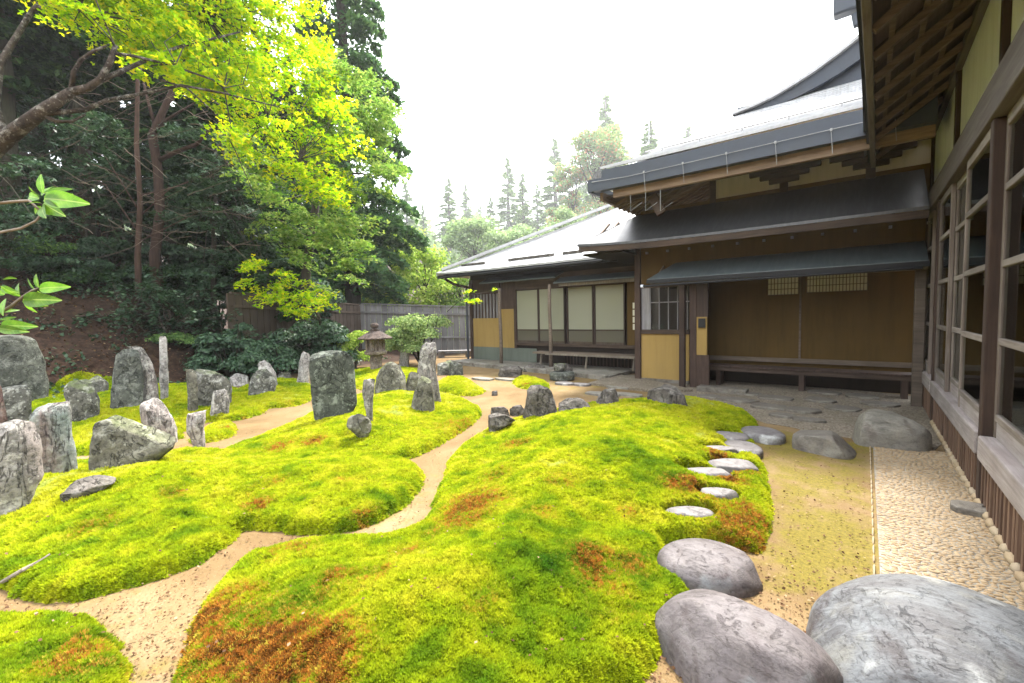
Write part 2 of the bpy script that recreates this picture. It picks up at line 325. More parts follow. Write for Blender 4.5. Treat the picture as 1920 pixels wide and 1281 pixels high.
# ------------------------------------------------------------------ object helpers
class MB:
    def __init__(s): s.v = []; s.f = []
    def box(s, a, b):
        x0, y0, z0 = [min(p, q) for p, q in zip(a, b)]; x1, y1, z1 = [max(p, q) for p, q in zip(a, b)]
        n = len(s.v); s.v += [(x0, y0, z0), (x1, y0, z0), (x1, y1, z0), (x0, y1, z0), (x0, y0, z1), (x1, y0, z1), (x1, y1, z1), (x0, y1, z1)]
        s.f += [tuple(n+i for i in q) for q in ((0, 3, 2, 1), (4, 5, 6, 7), (0, 1, 5, 4), (1, 2, 6, 5), (2, 3, 7, 6), (3, 0, 4, 7))]
        return s
    def prism(s, poly, z0, z1, zf=None):
        n = len(s.v); k = len(poly)
        s.v += [(p[0], p[1], z0) for p in poly]+[(p[0], p[1], z1 if zf is None else zf(p)) for p in poly]
        s.f += [tuple(n+i for i in range(k))[::-1], tuple(n+k+i for i in range(k))]
        s.f += [(n+i, n+(i+1) % k, n+k+(i+1) % k, n+k+i) for i in range(k)]
        return s
    def hexa(s, p8):
        n = len(s.v); s.v += [tuple(p) for p in p8]
        s.f += [tuple(n+i for i in q) for q in ((0, 3, 2, 1), (4, 5, 6, 7), (0, 1, 5, 4), (1, 2, 6, 5), (2, 3, 7, 6), (3, 0, 4, 7))]
        return s
    def bar(s, a, b, w, h, up=(0, 0, 1)):
        a = Vector(a); b = Vector(b); d = (b-a).normalized(); u = Vector(up); x = d.cross(u).normalized()*w/2; u = x.cross(d).normalized()*h/2
        return s.hexa([a-x-u, a+x-u, b+x-u, b-x-u, a-x+u, a+x+u, b+x+u, b-x+u])
    def tube(s, pts, rad, k=7, wob=0., seed=0):
        pts = [Vector(p) for p in pts]; n0 = len(s.v); rr = random.Random(seed)
        ref = Vector((0.3, .9, .2)).normalized()
        for i, p in enumerate(pts):
            d = (pts[min(i+1, len(pts)-1)]-pts[max(i-1, 0)]).normalized()
            x = d.cross(ref); x = x.normalized() if x.length > .05 else d.cross(Vector((1, 0, 0))).normalized(); y = d.cross(x)
            for j in range(k):
                a = 2*math.pi*j/k; r = rad[i]*(1+wob*(rr.random()-.5)); s.v.append(tuple(p+(x*math.cos(a)+y*math.sin(a))*r))
        for i in range(len(pts)-1):
            for j in range(k):
                a = n0+i*k+j; b = n0+i*k+(j+1) % k; s.f.append((a, b, b+k, a+k))
        s.f.append(tuple(n0+j for j in range(k))[::-1]); s.f.append(tuple(n0+(len(pts)-1)*k+j for j in range(k)))
        return s
    def lathe(s, c, prof, k=24, sq=0.):
        n0 = len(s.v)
        for r, z in prof:
            for j in range(k):
                a = 2*math.pi*(j+.5)/k; q = 1.
                if sq: q = 1/(abs(math.cos(3*((a) % (math.pi/3)-math.pi/6)/3)))*.97 if sq == 6 else 1.
                s.v.append((c[0]+r*q*math.cos(a), c[1]+r*q*math.sin(a), c[2]+z))
        for i in range(len(prof)-1):
            for j in range(k):
                a = n0+i*k+j; b = n0+i*k+(j+1) % k; s.f.append((a, b, b+k, a+k))
        s.f.append(tuple(n0+j for j in range(k))[::-1]); s.f.append(tuple(n0+(len(prof)-1)*k+j for j in range(k)))
        return s
def wloc(o):
    v = Vector((0, 0, 0))
    while o is not None: v += o.location; o = o.parent
    return v
def link(name, data, parent=None, loc=None):
    o = bpy.data.objects.new(name, data); COL.objects.link(o)
    if parent is not None: o.parent = parent
    if loc is not None: o.location = Vector(loc)-(wloc(parent) if parent else Vector((0, 0, 0)))
    return o
def tag(o, label=None, cat=None, group=None, kind=None):
    if label: o['label'] = label
    if cat: o['category'] = cat
    if group: o['group'] = group
    if kind: o['kind'] = kind
    return o
def thing(name, label, cat, loc=(0, 0, 0), group=None):
    return tag(link(name, None, None, loc), label, cat, group)
def mesh_np(name, V, Fq, mat, smooth=False):
    """V (n,3), Fq (m,k) equal-size faces"""
    me = bpy.data.meshes.new(name); V = np.asarray(V, np.float32); Fq = np.asarray(Fq, np.int32); mF, k = Fq.shape
    me.vertices.add(len(V)); me.vertices.foreach_set('co', V.ravel())
    me.loops.add(mF*k); me.loops.foreach_set('vertex_index', Fq.ravel())
    me.polygons.add(mF); me.polygons.foreach_set('loop_start', np.arange(mF, dtype=np.int32)*k)
    me.polygons.foreach_set('loop_total', np.full(mF, k, np.int32))
    if smooth: me.polygons.foreach_set('use_smooth', np.ones(mF, bool))
    me.update(calc_edges=True); me.materials.append(mat); return me
def part(name, mb, mat, parent=None, bevel=0., smooth=False, label=None, loc=None):
    """world-space MB -> one mesh object; loc = where its own origin goes"""
    base = Vector(loc) if loc is not None else (wloc(parent) if parent else Vector((0, 0, 0)))
    me = bpy.data.meshes.new(name)
    me.from_pydata([tuple(Vector(p)-base) for p in mb.v], [], mb.f); me.update()
    me.materials.append(MT[mat] if isinstance(mat, str) else mat)
    if smooth: me.polygons.foreach_set('use_smooth', [True]*len(me.polygons))
    o = link(name, me, parent, base)
    if bevel:
        b = o.modifiers.new('bevel', 'BEVEL'); b.width = bevel; b.segments = 2; b.limit_method = 'ANGLE'
    if label: o['label'] = label
    return o
def shared(name, mesh, parent, loc, rz=0., sc=None):
    o = link(name, mesh, parent, loc); o.rotation_euler.z = rz
    if sc is not None: o.scale = sc
    return o
def boxmesh(name, a, b, mat, bevel=0.):
    mb = MB().box(a, b); me = bpy.data.meshes.new(name); me.from_pydata(mb.v, [], mb.f); me.materials.append(MT[mat]); return me

# ------------------------------------------------------------------ terrain and moss mounds
def terrain(x, y):
    x = np.asarray(x, float); y = np.asarray(y, float)
    s = np.maximum(0, -x-11.7-.12*np.clip(y, -5, 8)); k = 1-sm(2.5, 7.5, y)
    z = np.minimum(s, 14)*(.07+.52*k)
    z = z*sm(0, 1.5, s)
    z = z+.12*n2(x, y, .6, 3)*sm(.2, 2.5, s)
    far = np.hypot(x+5, y-8); z = z-.0*far
    z = z+sm(45, 190, np.hypot(x, y))*24*(1+.25*n2(x, y, .02, 2))
    return z
def inpoly(px, py, poly):
    ins = np.zeros(px.shape, bool); n = len(poly); dist = np.full(px.shape, 1e9)
    for i in range(n):
        x0, y0 = poly[i]; x1, y1 = poly[(i+1) % n]
        c = ((y0 > py) != (y1 > py)) & (px < (x1-x0)*(py-y0)/((y1-y0) if y1 != y0 else 1e-9)+x0); ins ^= c
        dx, dy = x1-x0, y1-y0; t = np.clip(((px-x0)*dx+(py-y0)*dy)/(dx*dx+dy*dy+1e-12), 0, 1)
        dist = np.minimum(dist, np.hypot(px-x0-t*dx, py-y0-t*dy))
    return np.where(ins, dist, -dist)
def smooth_poly(pts, it=2):
    p = [tuple(q[:2]) for q in pts]
    for _ in range(it):
        q = []
        for i in range(len(p)):
            a, b = p[i], p[(i+1) % len(p)]
            q += [(.75*a[0]+.25*b[0], .75*a[1]+.25*b[1]), (.25*a[0]+.75*b[0], .25*a[1]+.75*b[1])]
        p = q
    return p
# outline in photo pixels, edge height, dome height, label
MOUNDS = [
 ([(250,1500),(300,1340),(338,1281),(352,1200),(380,1125),(425,1072),(480,1038),(560,1016),(640,1012),(730,1006),(788,990),(814,955),(822,925),(835,885),(850,850),(885,825),(925,800),(975,786),(1050,770),(1120,760),(1200,752),(1290,748),(1345,758),(1395,772),(1420,790),(1405,805),(1420,850),(1432,880),(1442,935),(1440,985),(1425,1032),(1380,1015),(1330,1003),(1270,1003),(1232,1015),(1262,1040),(1310,1072),(1372,1088),(1310,1098),(1272,1130),(1256,1185),(1225,1235),(1180,1268),(1080,1300),(1000,1420),(900,1560)], .085, .20, 'largest yellow green moss mound, filling the middle up to the stepping stones'),
 ([(-260,1010),(-100,1100),(0,1085),(50,1108),(120,1118),(230,1092),(340,1058),(420,1020),(450,985),(500,982),(560,992),(640,988),(700,975),(742,952),(776,922),(793,893),(782,868),(700,858),(600,856),(520,858),(440,852),(385,845),(340,848),(250,872),(165,868),(90,870),(0,880),(-150,900),(-350,930)], .09, .16, 'long moss mound between the tall grey stones at left and the sand path'),
 ([(400,856),(430,842),(490,820),(550,795),(600,768),(640,752),(690,738),(760,728),(830,738),(895,760),(902,775),(872,800),(822,830),(770,856),(700,864),(600,866),(500,868),(430,863)], .08, .15, 'moss island carrying the big upright dark slab stone'),
 ([(-150,850),(-60,790),(40,765),(110,738),(220,728),(330,722),(430,722),(495,752),(500,768),(450,785),(395,784),(340,800),(335,825),(200,850)], .07, .10, 'shaded moss patch around the layered leaning rocks at the foot of the bank'),
 ([(350,830),(385,800),(425,786),(444,800),(430,815),(395,824)], .06, .08, 'small round moss cushion beside the little upright stone in the side path'),
 ([(420,755),(445,728),(500,712),(575,712),(590,738),(570,755),(510,763),(455,762)], .06, .10, 'moss cushion below the pale pointed rocks in front of the dark bushes'),
 ([(815,722),(835,706),(870,706),(895,722),(910,732),(890,740),(845,738)], .05, .07, 'small moss cushion at the far end of the sand path before the terrace'),
 ([(958,716),(975,706),(1000,708),(1030,718),(1025,727),(990,729)], .06, .10, 'little orange tinged moss cushion beside the flat stones near the stone basin'),
 ([(-500,1150),(-100,1150),(0,1153),(120,1153),(195,1172),(228,1225),(228,1281),(200,1420),(-300,1700),(-700,1500)], .09, .14, 'moss mound cut off by the lower left corner of the view'),
 ([(640,712),(655,697),(700,690),(755,688),(800,694),(812,712),(790,728),(730,732),(670,728)], .05, .10, 'moss patch around the foot of the stone lantern'),
]
MP = []
for px, e, dm, lab in MOUNDS:
    w = [G(a, b, .04)[:2] for a, b in px]; MP.append((smooth_poly(w, 2), e, dm, lab))
STEPS = []    # (cx, cy, rx, ry, rot) hollows in the moss for stepping stones
def EDG(x, y): return .04*n2(x, y, 4., 2, 3.)+.022*n2(x, y, 15., 2, 8.)
def mound_h(x, y, which=None):
    x = np.asarray(x, float); y = np.asarray(y, float); out = np.zeros(x.shape)
    for i, (pl, e, dm, lab) in enumerate(MP):
        if which is not None and which != i: continue
        d = inpoly(x, y, pl)+EDG(x, y)
        h = e*sm(-.01, .075, d)**.6+dm*sm(0, 1.25, d)
        lump = (.045*n2(x, y, 3.6, 3, 1.)+.034*(.25-np.abs(n2(x, y, 7., 2, 9.)))+.014*n2(x, y, 20, 2, 5.))*sm(0, .15, d)
        out = np.where(d > 0, np.maximum(out, h+lump), out)
    return out
def gz(x, y):
    x = np.array([x]); y = np.array([y]); return float(max(mound_h(x, y)[0], 0)+terrain(x, y)[0])
def foot(px, py):
    z = 0.
    for _ in range(6): p = G(px, py, z); z = .5*z+.5*gz(p[0], p[1])
    return G(px, py, z)

# step stones: pixel box (x0,x1,y0,y1), height above path, label
STEPPX = [
 (1230, 1424, 1003, 1097, .11, 'broad smooth stepping stone set in the moss edge just behind the purple grey boulder'),
 (1245, 1341, 950, 974, .10, 'pale oval stepping stone second from the boulders, sunk in moss'),
 (1302, 1386, 914, 937, .12, 'pale oval stepping stone sunk in reddish moss, right of the line'),
 (1265, 1380, 874, 901, .13, 'long white stepping stone, the whitest of the row, sunk in moss'),
 (1322, 1420, 857, 886, .12, 'grey stepping stone with its end on the sandy ground, behind the long white one'),
 (1308, 1384, 835, 852, .13, 'thin flat stepping stone edged by orange moss'),
 (1358, 1425, 823, 852, .09, 'rounded lilac grey stepping stone at the outer edge of the moss'),
 (1342, 1402, 805, 828, .10, 'brownish flat stepping stone between moss and the rounded lilac stone'),
 (1392, 1466, 797, 824, .09, 'dark angular stepping stone at the far end of the row by the gravel'),
]
for (x0, x1, y0, y1, zt, lab) in STEPPX:
    a = G((x0+x1)/2, y1, zt*.6); b = G((x0+x1)/2, y0, zt); l = G(x0, (y0+y1)/2, zt); r = G(x1, (y0+y1)/2, zt)
    c = (a+b)/2; L = np.hypot(*(r-l)[:2])/2; W = max(np.hypot(*(b-a)[:2])/2, .09); rot = math.atan2(*(r-l)[:2][::-1])
    STEPS.append((c[0], c[1], L, W, rot, zt, lab))

def grid_mesh(name, xs, ys, zf, mat, mask=None, attrs=None, smooth=True):
    X, Y = np.meshgrid(xs, ys, indexing='ij'); Z = zf(X, Y); nx, ny = X.shape
    idx = np.arange(nx*ny).reshape(nx, ny)
    q = np.stack([idx[:-1, :-1], idx[1:, :-1], idx[1:, 1:], idx[:-1, 1:]], -1).reshape(-1, 4)
    V = np.stack([X, Y, Z], -1).reshape(-1, 3)
    if mask is not None:
        mk = mask(X, Y).reshape(-1); q = q[mk[q].any(1)]
    used = np.unique(q); remap = -np.ones(len(V), int); remap[used] = np.arange(len(used)); V = V[used]; q = remap[q]
    me = mesh_np(name, V, q, mat, smooth)
    for k, fn in (attrs or {}).items():
        a = me.attributes.new(k, 'FLOAT', 'POINT'); a.data.foreach_set('value', fn(V[:, 0].astype(float), V[:, 1].astype(float)).astype(np.float32))
    return me

# ground: fine in the garden, coarse far away
xs = np.concatenate([np.linspace(-256, -22, 60), np.linspace(-21.5, 2, 190), np.linspace(4, 256, 40)])
ys = np.concatenate([np.linspace(-256, -3, 30), np.linspace(-2.5, 13, 150), np.linspace(14, 256, 70)])
def mossy(x, y):
    a = inpoly(x, y, [tuple(G(*p)[:2]) for p in ((1400, 800), (1640, 830), (1636, 1060), (1560, 1160), (1430, 1095), (1445, 980), (1430, 870))])
    b = sm(-.3, .25, a)*(.85+.6*n2(x, y, 1.1, 2, 5.))
    edge = np.full(x.shape, 0.)
    for pl, *_ in MP: edge = np.maximum(edge, np.exp(-np.maximum(0, -inpoly(x, y, pl))/.10))
    far = sm(5.5, 8, y)*sm(-9, -6, x)*.45
    return np.clip(np.maximum(np.maximum(b, edge*.55), far), 0, 1)
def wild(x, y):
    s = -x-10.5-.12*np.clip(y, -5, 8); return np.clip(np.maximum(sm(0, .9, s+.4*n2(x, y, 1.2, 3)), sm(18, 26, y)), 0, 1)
g = link('ground', grid_mesh('ground', xs, ys, lambda x, y: terrain(x, y)+.010*n2(x, y, 3., 3)*sm(30, 12, np.hypot(x, y)), MT['ground'], attrs={'mossy': mossy, 'wild': wild}))
tag(g, 'sandy garden ground with thin yellow green moss film and a leaf strewn bank', kind='structure')

# tuft prototype kept out of the scene, used by the geometry nodes
def tuft_mesh(name, nb, seed, h=.02, spread=.011):
    rr = np.random.default_rng(seed); V = []; Fq = []; T = []
    for i in range(nb):
        a = rr.uniform(0, 2*np.pi); r0 = rr.uniform(0, .004); lean = rr.uniform(.15, 1.0); hh = h*rr.uniform(.6, 1.1)
        b = np.array([math.cos(a)*r0, math.sin(a)*r0, -.004]); tip = b+np.array([math.cos(a)*spread*lean*1.2, math.sin(a)*spread*lean*1.2, hh*(1-.45*lean)+.004])
        w = .0021*np.array([-math.sin(a), math.cos(a), 0]); midp = (b+tip)/2+np.array([0, 0, .002])
        n = len(V); V += [b-w*.5, b+w*.5, midp+w*1.2, tip, midp-w*1.2]; Fq += [(n, n+1, n+2, n+4), (n+4, n+2, n+3, n+3)]
    me = bpy.data.meshes.new(name); me.from_pydata([tuple(v) for v in V], [], [f if f[2] != f[3] else f[:3] for f in Fq]); me.materials.append(MT['tuft'])
    return me
tuft_o = bpy.data.objects.new('moss_tuft', tuft_mesh('moss_tuft', 13, 1))
def tuft_tree():
    t = bpy.data.node_groups.new('moss_tufts', 'GeometryNodeTree')
    t.interface.new_socket('Geometry', in_out='INPUT', socket_type='NodeSocketGeometry')
    t.interface.new_socket('Geometry', in_out='OUTPUT', socket_type='NodeSocketGeometry')
    N = lambda k: t.nodes.new(k)
    gi = N('NodeGroupInput'); go = N('NodeGroupOutput'); dp = N('GeometryNodeDistributePointsOnFaces'); dp.distribute_method = 'RANDOM'
    na = N('GeometryNodeInputNamedAttribute'); na.data_type = 'FLOAT'; na.inputs[0].default_value = 'dens'
    ip = N('GeometryNodeInstanceOnPoints'); oi = N('GeometryNodeObjectInfo'); oi.inputs['Object'].default_value = tuft_o; oi.transform_space = 'ORIGINAL'
    rv = N('FunctionNodeRandomValue'); rv.data_type = 'FLOAT'; rv.inputs[2].default_value = .75; rv.inputs[3].default_value = 1.35
    sa = N('GeometryNodeInputNamedAttribute'); sa.data_type = 'FLOAT'; sa.inputs[0].default_value = 'size'
    mu = N('ShaderNodeMath'); mu.operation = 'MULTIPLY'
    rz = N('FunctionNodeRandomValue'); rz.data_type = 'FLOAT_VECTOR'; rz.inputs[0].default_value = (-.3, -.3, 0); rz.inputs[1].default_value = (.3, .3, 6.28)
    rr = N('FunctionNodeRotateRotation') if hasattr(bpy.types, 'FunctionNodeRotateRotation') else None
    jg = N('GeometryNodeJoinGeometry'); L = t.links.new
    L(gi.outputs[0], dp.inputs['Mesh']); L(na.outputs[0], dp.inputs['Density'])
    L(dp.outputs['Points'], ip.inputs['Points']); L(oi.outputs['Geometry'], ip.inputs['Instance'])
    e2r = N('FunctionNodeEulerToRotation'); L(rz.outputs[0], e2r.inputs[0]); rr.rotation_space = 'LOCAL'
    L(dp.outputs['Rotation'], rr.inputs[0]); L(e2r.outputs[0], rr.inputs[1]); L(rr.outputs[0], ip.inputs['Rotation'])
    L(rv.outputs[1], mu.inputs[0]); L(sa.outputs[0], mu.inputs[1]); L(mu.outputs[0], ip.inputs['Scale'])
    L(ip.outputs[0], go.inputs[0])
    return t
TT = tuft_tree()
RED = [(440,1250,.16,.6),(570,1275,.18,.5),(385,1160,.12,.7),(1400,960,.12,.9),(1300,905,.1,.8),(760,1040,.12,.5),(900,1120,.14,.35),(1150,1130,.14,.4),(1050,900,.14,.5),(1180,960,.1,.5),(620,1080,.10,.45),(330,930,.12,.45),(520,900,.1,.4),(640,900,.1,.35),(500,1215,.24,.85),(430,1130,.12,.6),(590,1245,.16,.6),(545,1035,.12,.9),(400,1180,.2,.55),(890,945,.22,.95),(1010,960,.12,.5),(1270,912,.12,.9),(1345,935,.12,.6),
 (1360,895,.10,1.),(1390,880,.12,1.),(1385,905,.10,.8),(1345,850,.10,.9),(1395,990,.18,1.),(1330,1080,.09,1.2),(965,832,.14,.8),(1110,1050,.14,.8),(1190,1055,.12,.6),
 (590,828,.12,1.),(520,835,.16,.8),(200,880,.12,1.1),(480,945,.10,.8),(690,965,.12,.7),(180,985,.12,.7),(845,800,.2,.55),(870,790,.2,.5),(140,1225,.12,.8),(200,1250,.10,.5),
 (460,780,.08,.6),(420,805,.08,.9),(540,755,.1,.7),(990,722,.12,.7),(1280,960,.1,.5),(700,1080,.12,.5),(930,895,.16,.4),(850,985,.2,.45),(1290,830,.1,.4),(1360,765,.15,.5)]
REDW = [(*foot(a, b)[:2], r, s) for a, b, r, s in RED]
def patch(x, y):
    v = .10+.42*np.clip(n2(x, y, 2.6, 3, 40.)-.28, 0, 1)*1.3
    nz = 1+1.1*n2(x, y, 5, 3, 12.)+.8*n2(x, y, 15, 2, 14.)
    for cx, c_, r, s in REDW:
        v = v+.75*s*np.exp(-((x-cx)**2+(y-c_)**2)/(r*r)/1.1)*np.clip(nz, 0, 2)
    return np.clip(v, 0, 1)
def hue(x, y):
    d = np.hypot(x+2.5, y-5)
    return np.clip(.53+.42*n2(x, y, 1.3, 3, 7.)+.42*n2(x, y, 7., 3, 70.)+.08-.16*sm(-8.5, -10.5, x)-.12*sm(6, 2, np.hypot(x, y)), 0, 1)  # lowered towards the bank to paint tree shade into the moss colour
for i, (pl, e, dm, lab) in enumerate(MP):
    P = np.array(pl); lo = P.min(0)-.08; hi = P.max(0)+.08
    cen = P.mean(0); dist = np.hypot(*cen); st = .027 if i in (0, 1, 2, 8) else .045
    xs = np.arange(max(lo[0], -16), hi[0], st); ys = np.arange(max(lo[1], -2.6), hi[1], st)
    def hollow(x, y):
        h = np.full(x.shape, 9.)
        for (cx, c_, L, W, rot, zt, _) in STEPS:
            dx = (x-cx)*math.cos(rot)+(y-c_)*math.sin(rot); dy = -(x-cx)*math.sin(rot)+(y-c_)*math.cos(rot)
            h = np.minimum(h, np.sqrt((dx/(L+.02))**2+(dy/(W+.02))**2))
        return h
    zf = lambda x, y, i=i: np.where(inpoly(x, y, MP[i][0]) > -.03, mound_h(x, y, i), -.02)*sm(.85, 1.12, hollow(x, y)) - .004 + (terrain(x, y) if i in (3, 5) else 0)
    dn = lambda x, y, i=i: np.where((inpoly(x, y, MP[i][0])+EDG(x, y) > .0) & (hollow(x, y) > .97), np.clip(23000/(1+.25*np.hypot(x, y)**1.75), 1000, 14000)*np.clip(.85+1.1*n2(x, y, 22., 2, 31.), .12, 1.5), 0)
    sz = lambda x, y: np.clip(.72+.14*np.hypot(x, y), .95, 2.5)
    me = grid_mesh('moss_mound', xs, ys, zf, MT['moss'], mask=lambda x, y: inpoly(x, y, pl) > -.05, attrs={'dens': dn, 'size': sz, 'patch': patch, 'hue': hue})
    c = (cen[0], cen[1], 0); me.transform(Matrix.Translation(-Vector(c)))
    o = link('moss_mound', me, None, c); tag(o, lab, 'moss mound', 'moss mounds of the garden')
    u = bpy.data.objects.new('moss_tufts', me); COL.objects.link(u); u.parent = o; tag(u, kind='stuff'); u.modifiers.new('tufts', 'NODES').node_group = TT

# ------------------------------------------------------------------ rocks
def rock_rows(rows, depth=.6, seed=0, mat='rk', label='', cat='rock', name='standing_stone', amp=.05, cuts=6, zoff=0., lean=0., group='upright and lying garden rocks', base=None, back=0., sq=2.8):
    rows = sorted(rows, key=lambda r: r[0]); yb, xl, xr = rows[-1]
    P = foot((xl+xr)/2, yb) if base is None else base
    dvec = P-CAMP; dep = dvec@_f; mpp = dep/F_
    fw = np.array([dvec[0], dvec[1]]); fw /= np.linalg.norm(fw); rt = np.array([fw[1], -fw[0]])
    # horizontal px -> metres across the view at that depth (correct the wide angle stretch)
    def wpos(px, py): q = CAMP+ray(px, py)*(dep/1.); t = q-P; return t[:2]@rt, t[2]
    prof = []
    for (y, a, b) in rows:
        l, z = wpos(a, y); r, z2 = wpos(b, y); prof.append(((z+z2)/2, l, r))
    prof = prof[::-1]; z0 = prof[0][0]; sink = .2
    prof = [(z0-sink, prof[0][1]*1.02, prof[0][2]*1.02)]+prof
    Zs = np.array([p[0] for p in prof]); Ls = np.array([p[1] for p in prof]); Rs = np.array([p[2] for p in prof])
    hgt = Zs[-1]-Zs[0]; nv = 34; nu = 44
    zz = np.linspace(0, 1, nv); zz = Zs[0]+hgt*(1-(1-zz)**1.25)
    L = np.interp(zz, Zs, Ls); Rr = np.interp(zz, Zs, Rs); W = np.max(Rs-Ls)
    dh = depth*W/2*np.clip(((Rr-L)/W), .25, 1)**.7
    th = np.linspace(0, 2*np.pi, nu, endpoint=False)
    ct = np.sign(np.cos(th))*np.abs(np.cos(th))**(2/sq); stt = np.sign(np.sin(th))*np.abs(np.sin(th))**(2/sq)
    A = (L+Rr)[:, None]/2+((Rr-L)/2)[:, None]*ct[None]; B = dh[:, None]*(stt[None]+.0)+depth*W/2*.6+back; Z = np.repeat(zz[:, None], nu, 1)
    V = np.stack([A, B, Z], -1).reshape(-1, 3)
    top = np.array([[(L[-1]+Rr[-1])/2, depth*W/2*.6+back, zz[-1]+.012*hgt]]); V = np.concatenate([V, top])
    rr = np.random.default_rng(seed); cen = np.array([(L.mean()+Rr.mean())/2, depth*W/2*.6+back, zz.mean()])
    for _ in range(cuts):
        n = rr.normal(size=3); n[0] *= .4; n[2] = abs(n[2])*.5+.1; n /= np.linalg.norm(n)
        d = (V-cen)@n; lim = d.max()*rr.uniform(.72, .94); ex = np.maximum(0, d-lim); V = V-ex[:, None]*n*.97
    for k_ in range(nv):      # keep the measured outline at every height
        sl_ = slice(k_*nu, (k_+1)*nu); lo_x, hi_x = V[sl_, 0].min(), V[sl_, 0].max(); cc, hw = (L[k_]+Rr[k_])/2, (Rr[k_]-L[k_])/2
        if hi_x-lo_x > 1e-3: V[sl_, 0] = cc+(V[sl_, 0]-(lo_x+hi_x)/2)*(.45+.55*2*hw/(hi_x-lo_x))
    zm_ = V[:, 2].max(); V[:, 2] = Zs[0]+(V[:, 2]-Zs[0])*(zz[-1]-Zs[0])/(zm_-Zs[0])
    s = max(W, hgt*.5); dirs = V-cen; dirs[:, 2] *= .4; dirs /= np.linalg.norm(dirs, axis=1)[:, None]+1e-9
    nn = fbm(V/s*2.2+seed*7.7, 4)*.9+np.abs(perlin(V/s*np.array([6., 6., 2.4])+seed*3.1))*-.8+.3*perlin(V/s*11+seed)+.16*perlin(V/s*23+seed)
    V = V+dirs*(nn*amp*s)[:, None]
    Wd = np.zeros_like(V); Wd[:, :2] = V[:, :1]*rt+V[:, 1:2]*fw; Wd[:, 2] = V[:, 2]
    idx = np.arange(nv*nu).reshape(nv, nu); q = np.stack([idx[:-1], np.roll(idx[:-1], -1, 1), np.roll(idx[1:], -1, 1), idx[1:]], -1).reshape(-1, 4)
    tl = len(V)-1; cap = [(idx[-1, j], idx[-1, (j+1) % nu], tl) for j in range(nu)]
    me = bpy.data.meshes.new(name); me.from_pydata(Wd.tolist(), [], q.tolist()+cap); me.materials.append(MT[mat])
    me.polygons.foreach_set('use_smooth', [True]*len(me.polygons)); me.set_sharp_from_angle(angle=R(30)); 
    o = link(name, me, None, P); tag(o, label, cat, group); return o
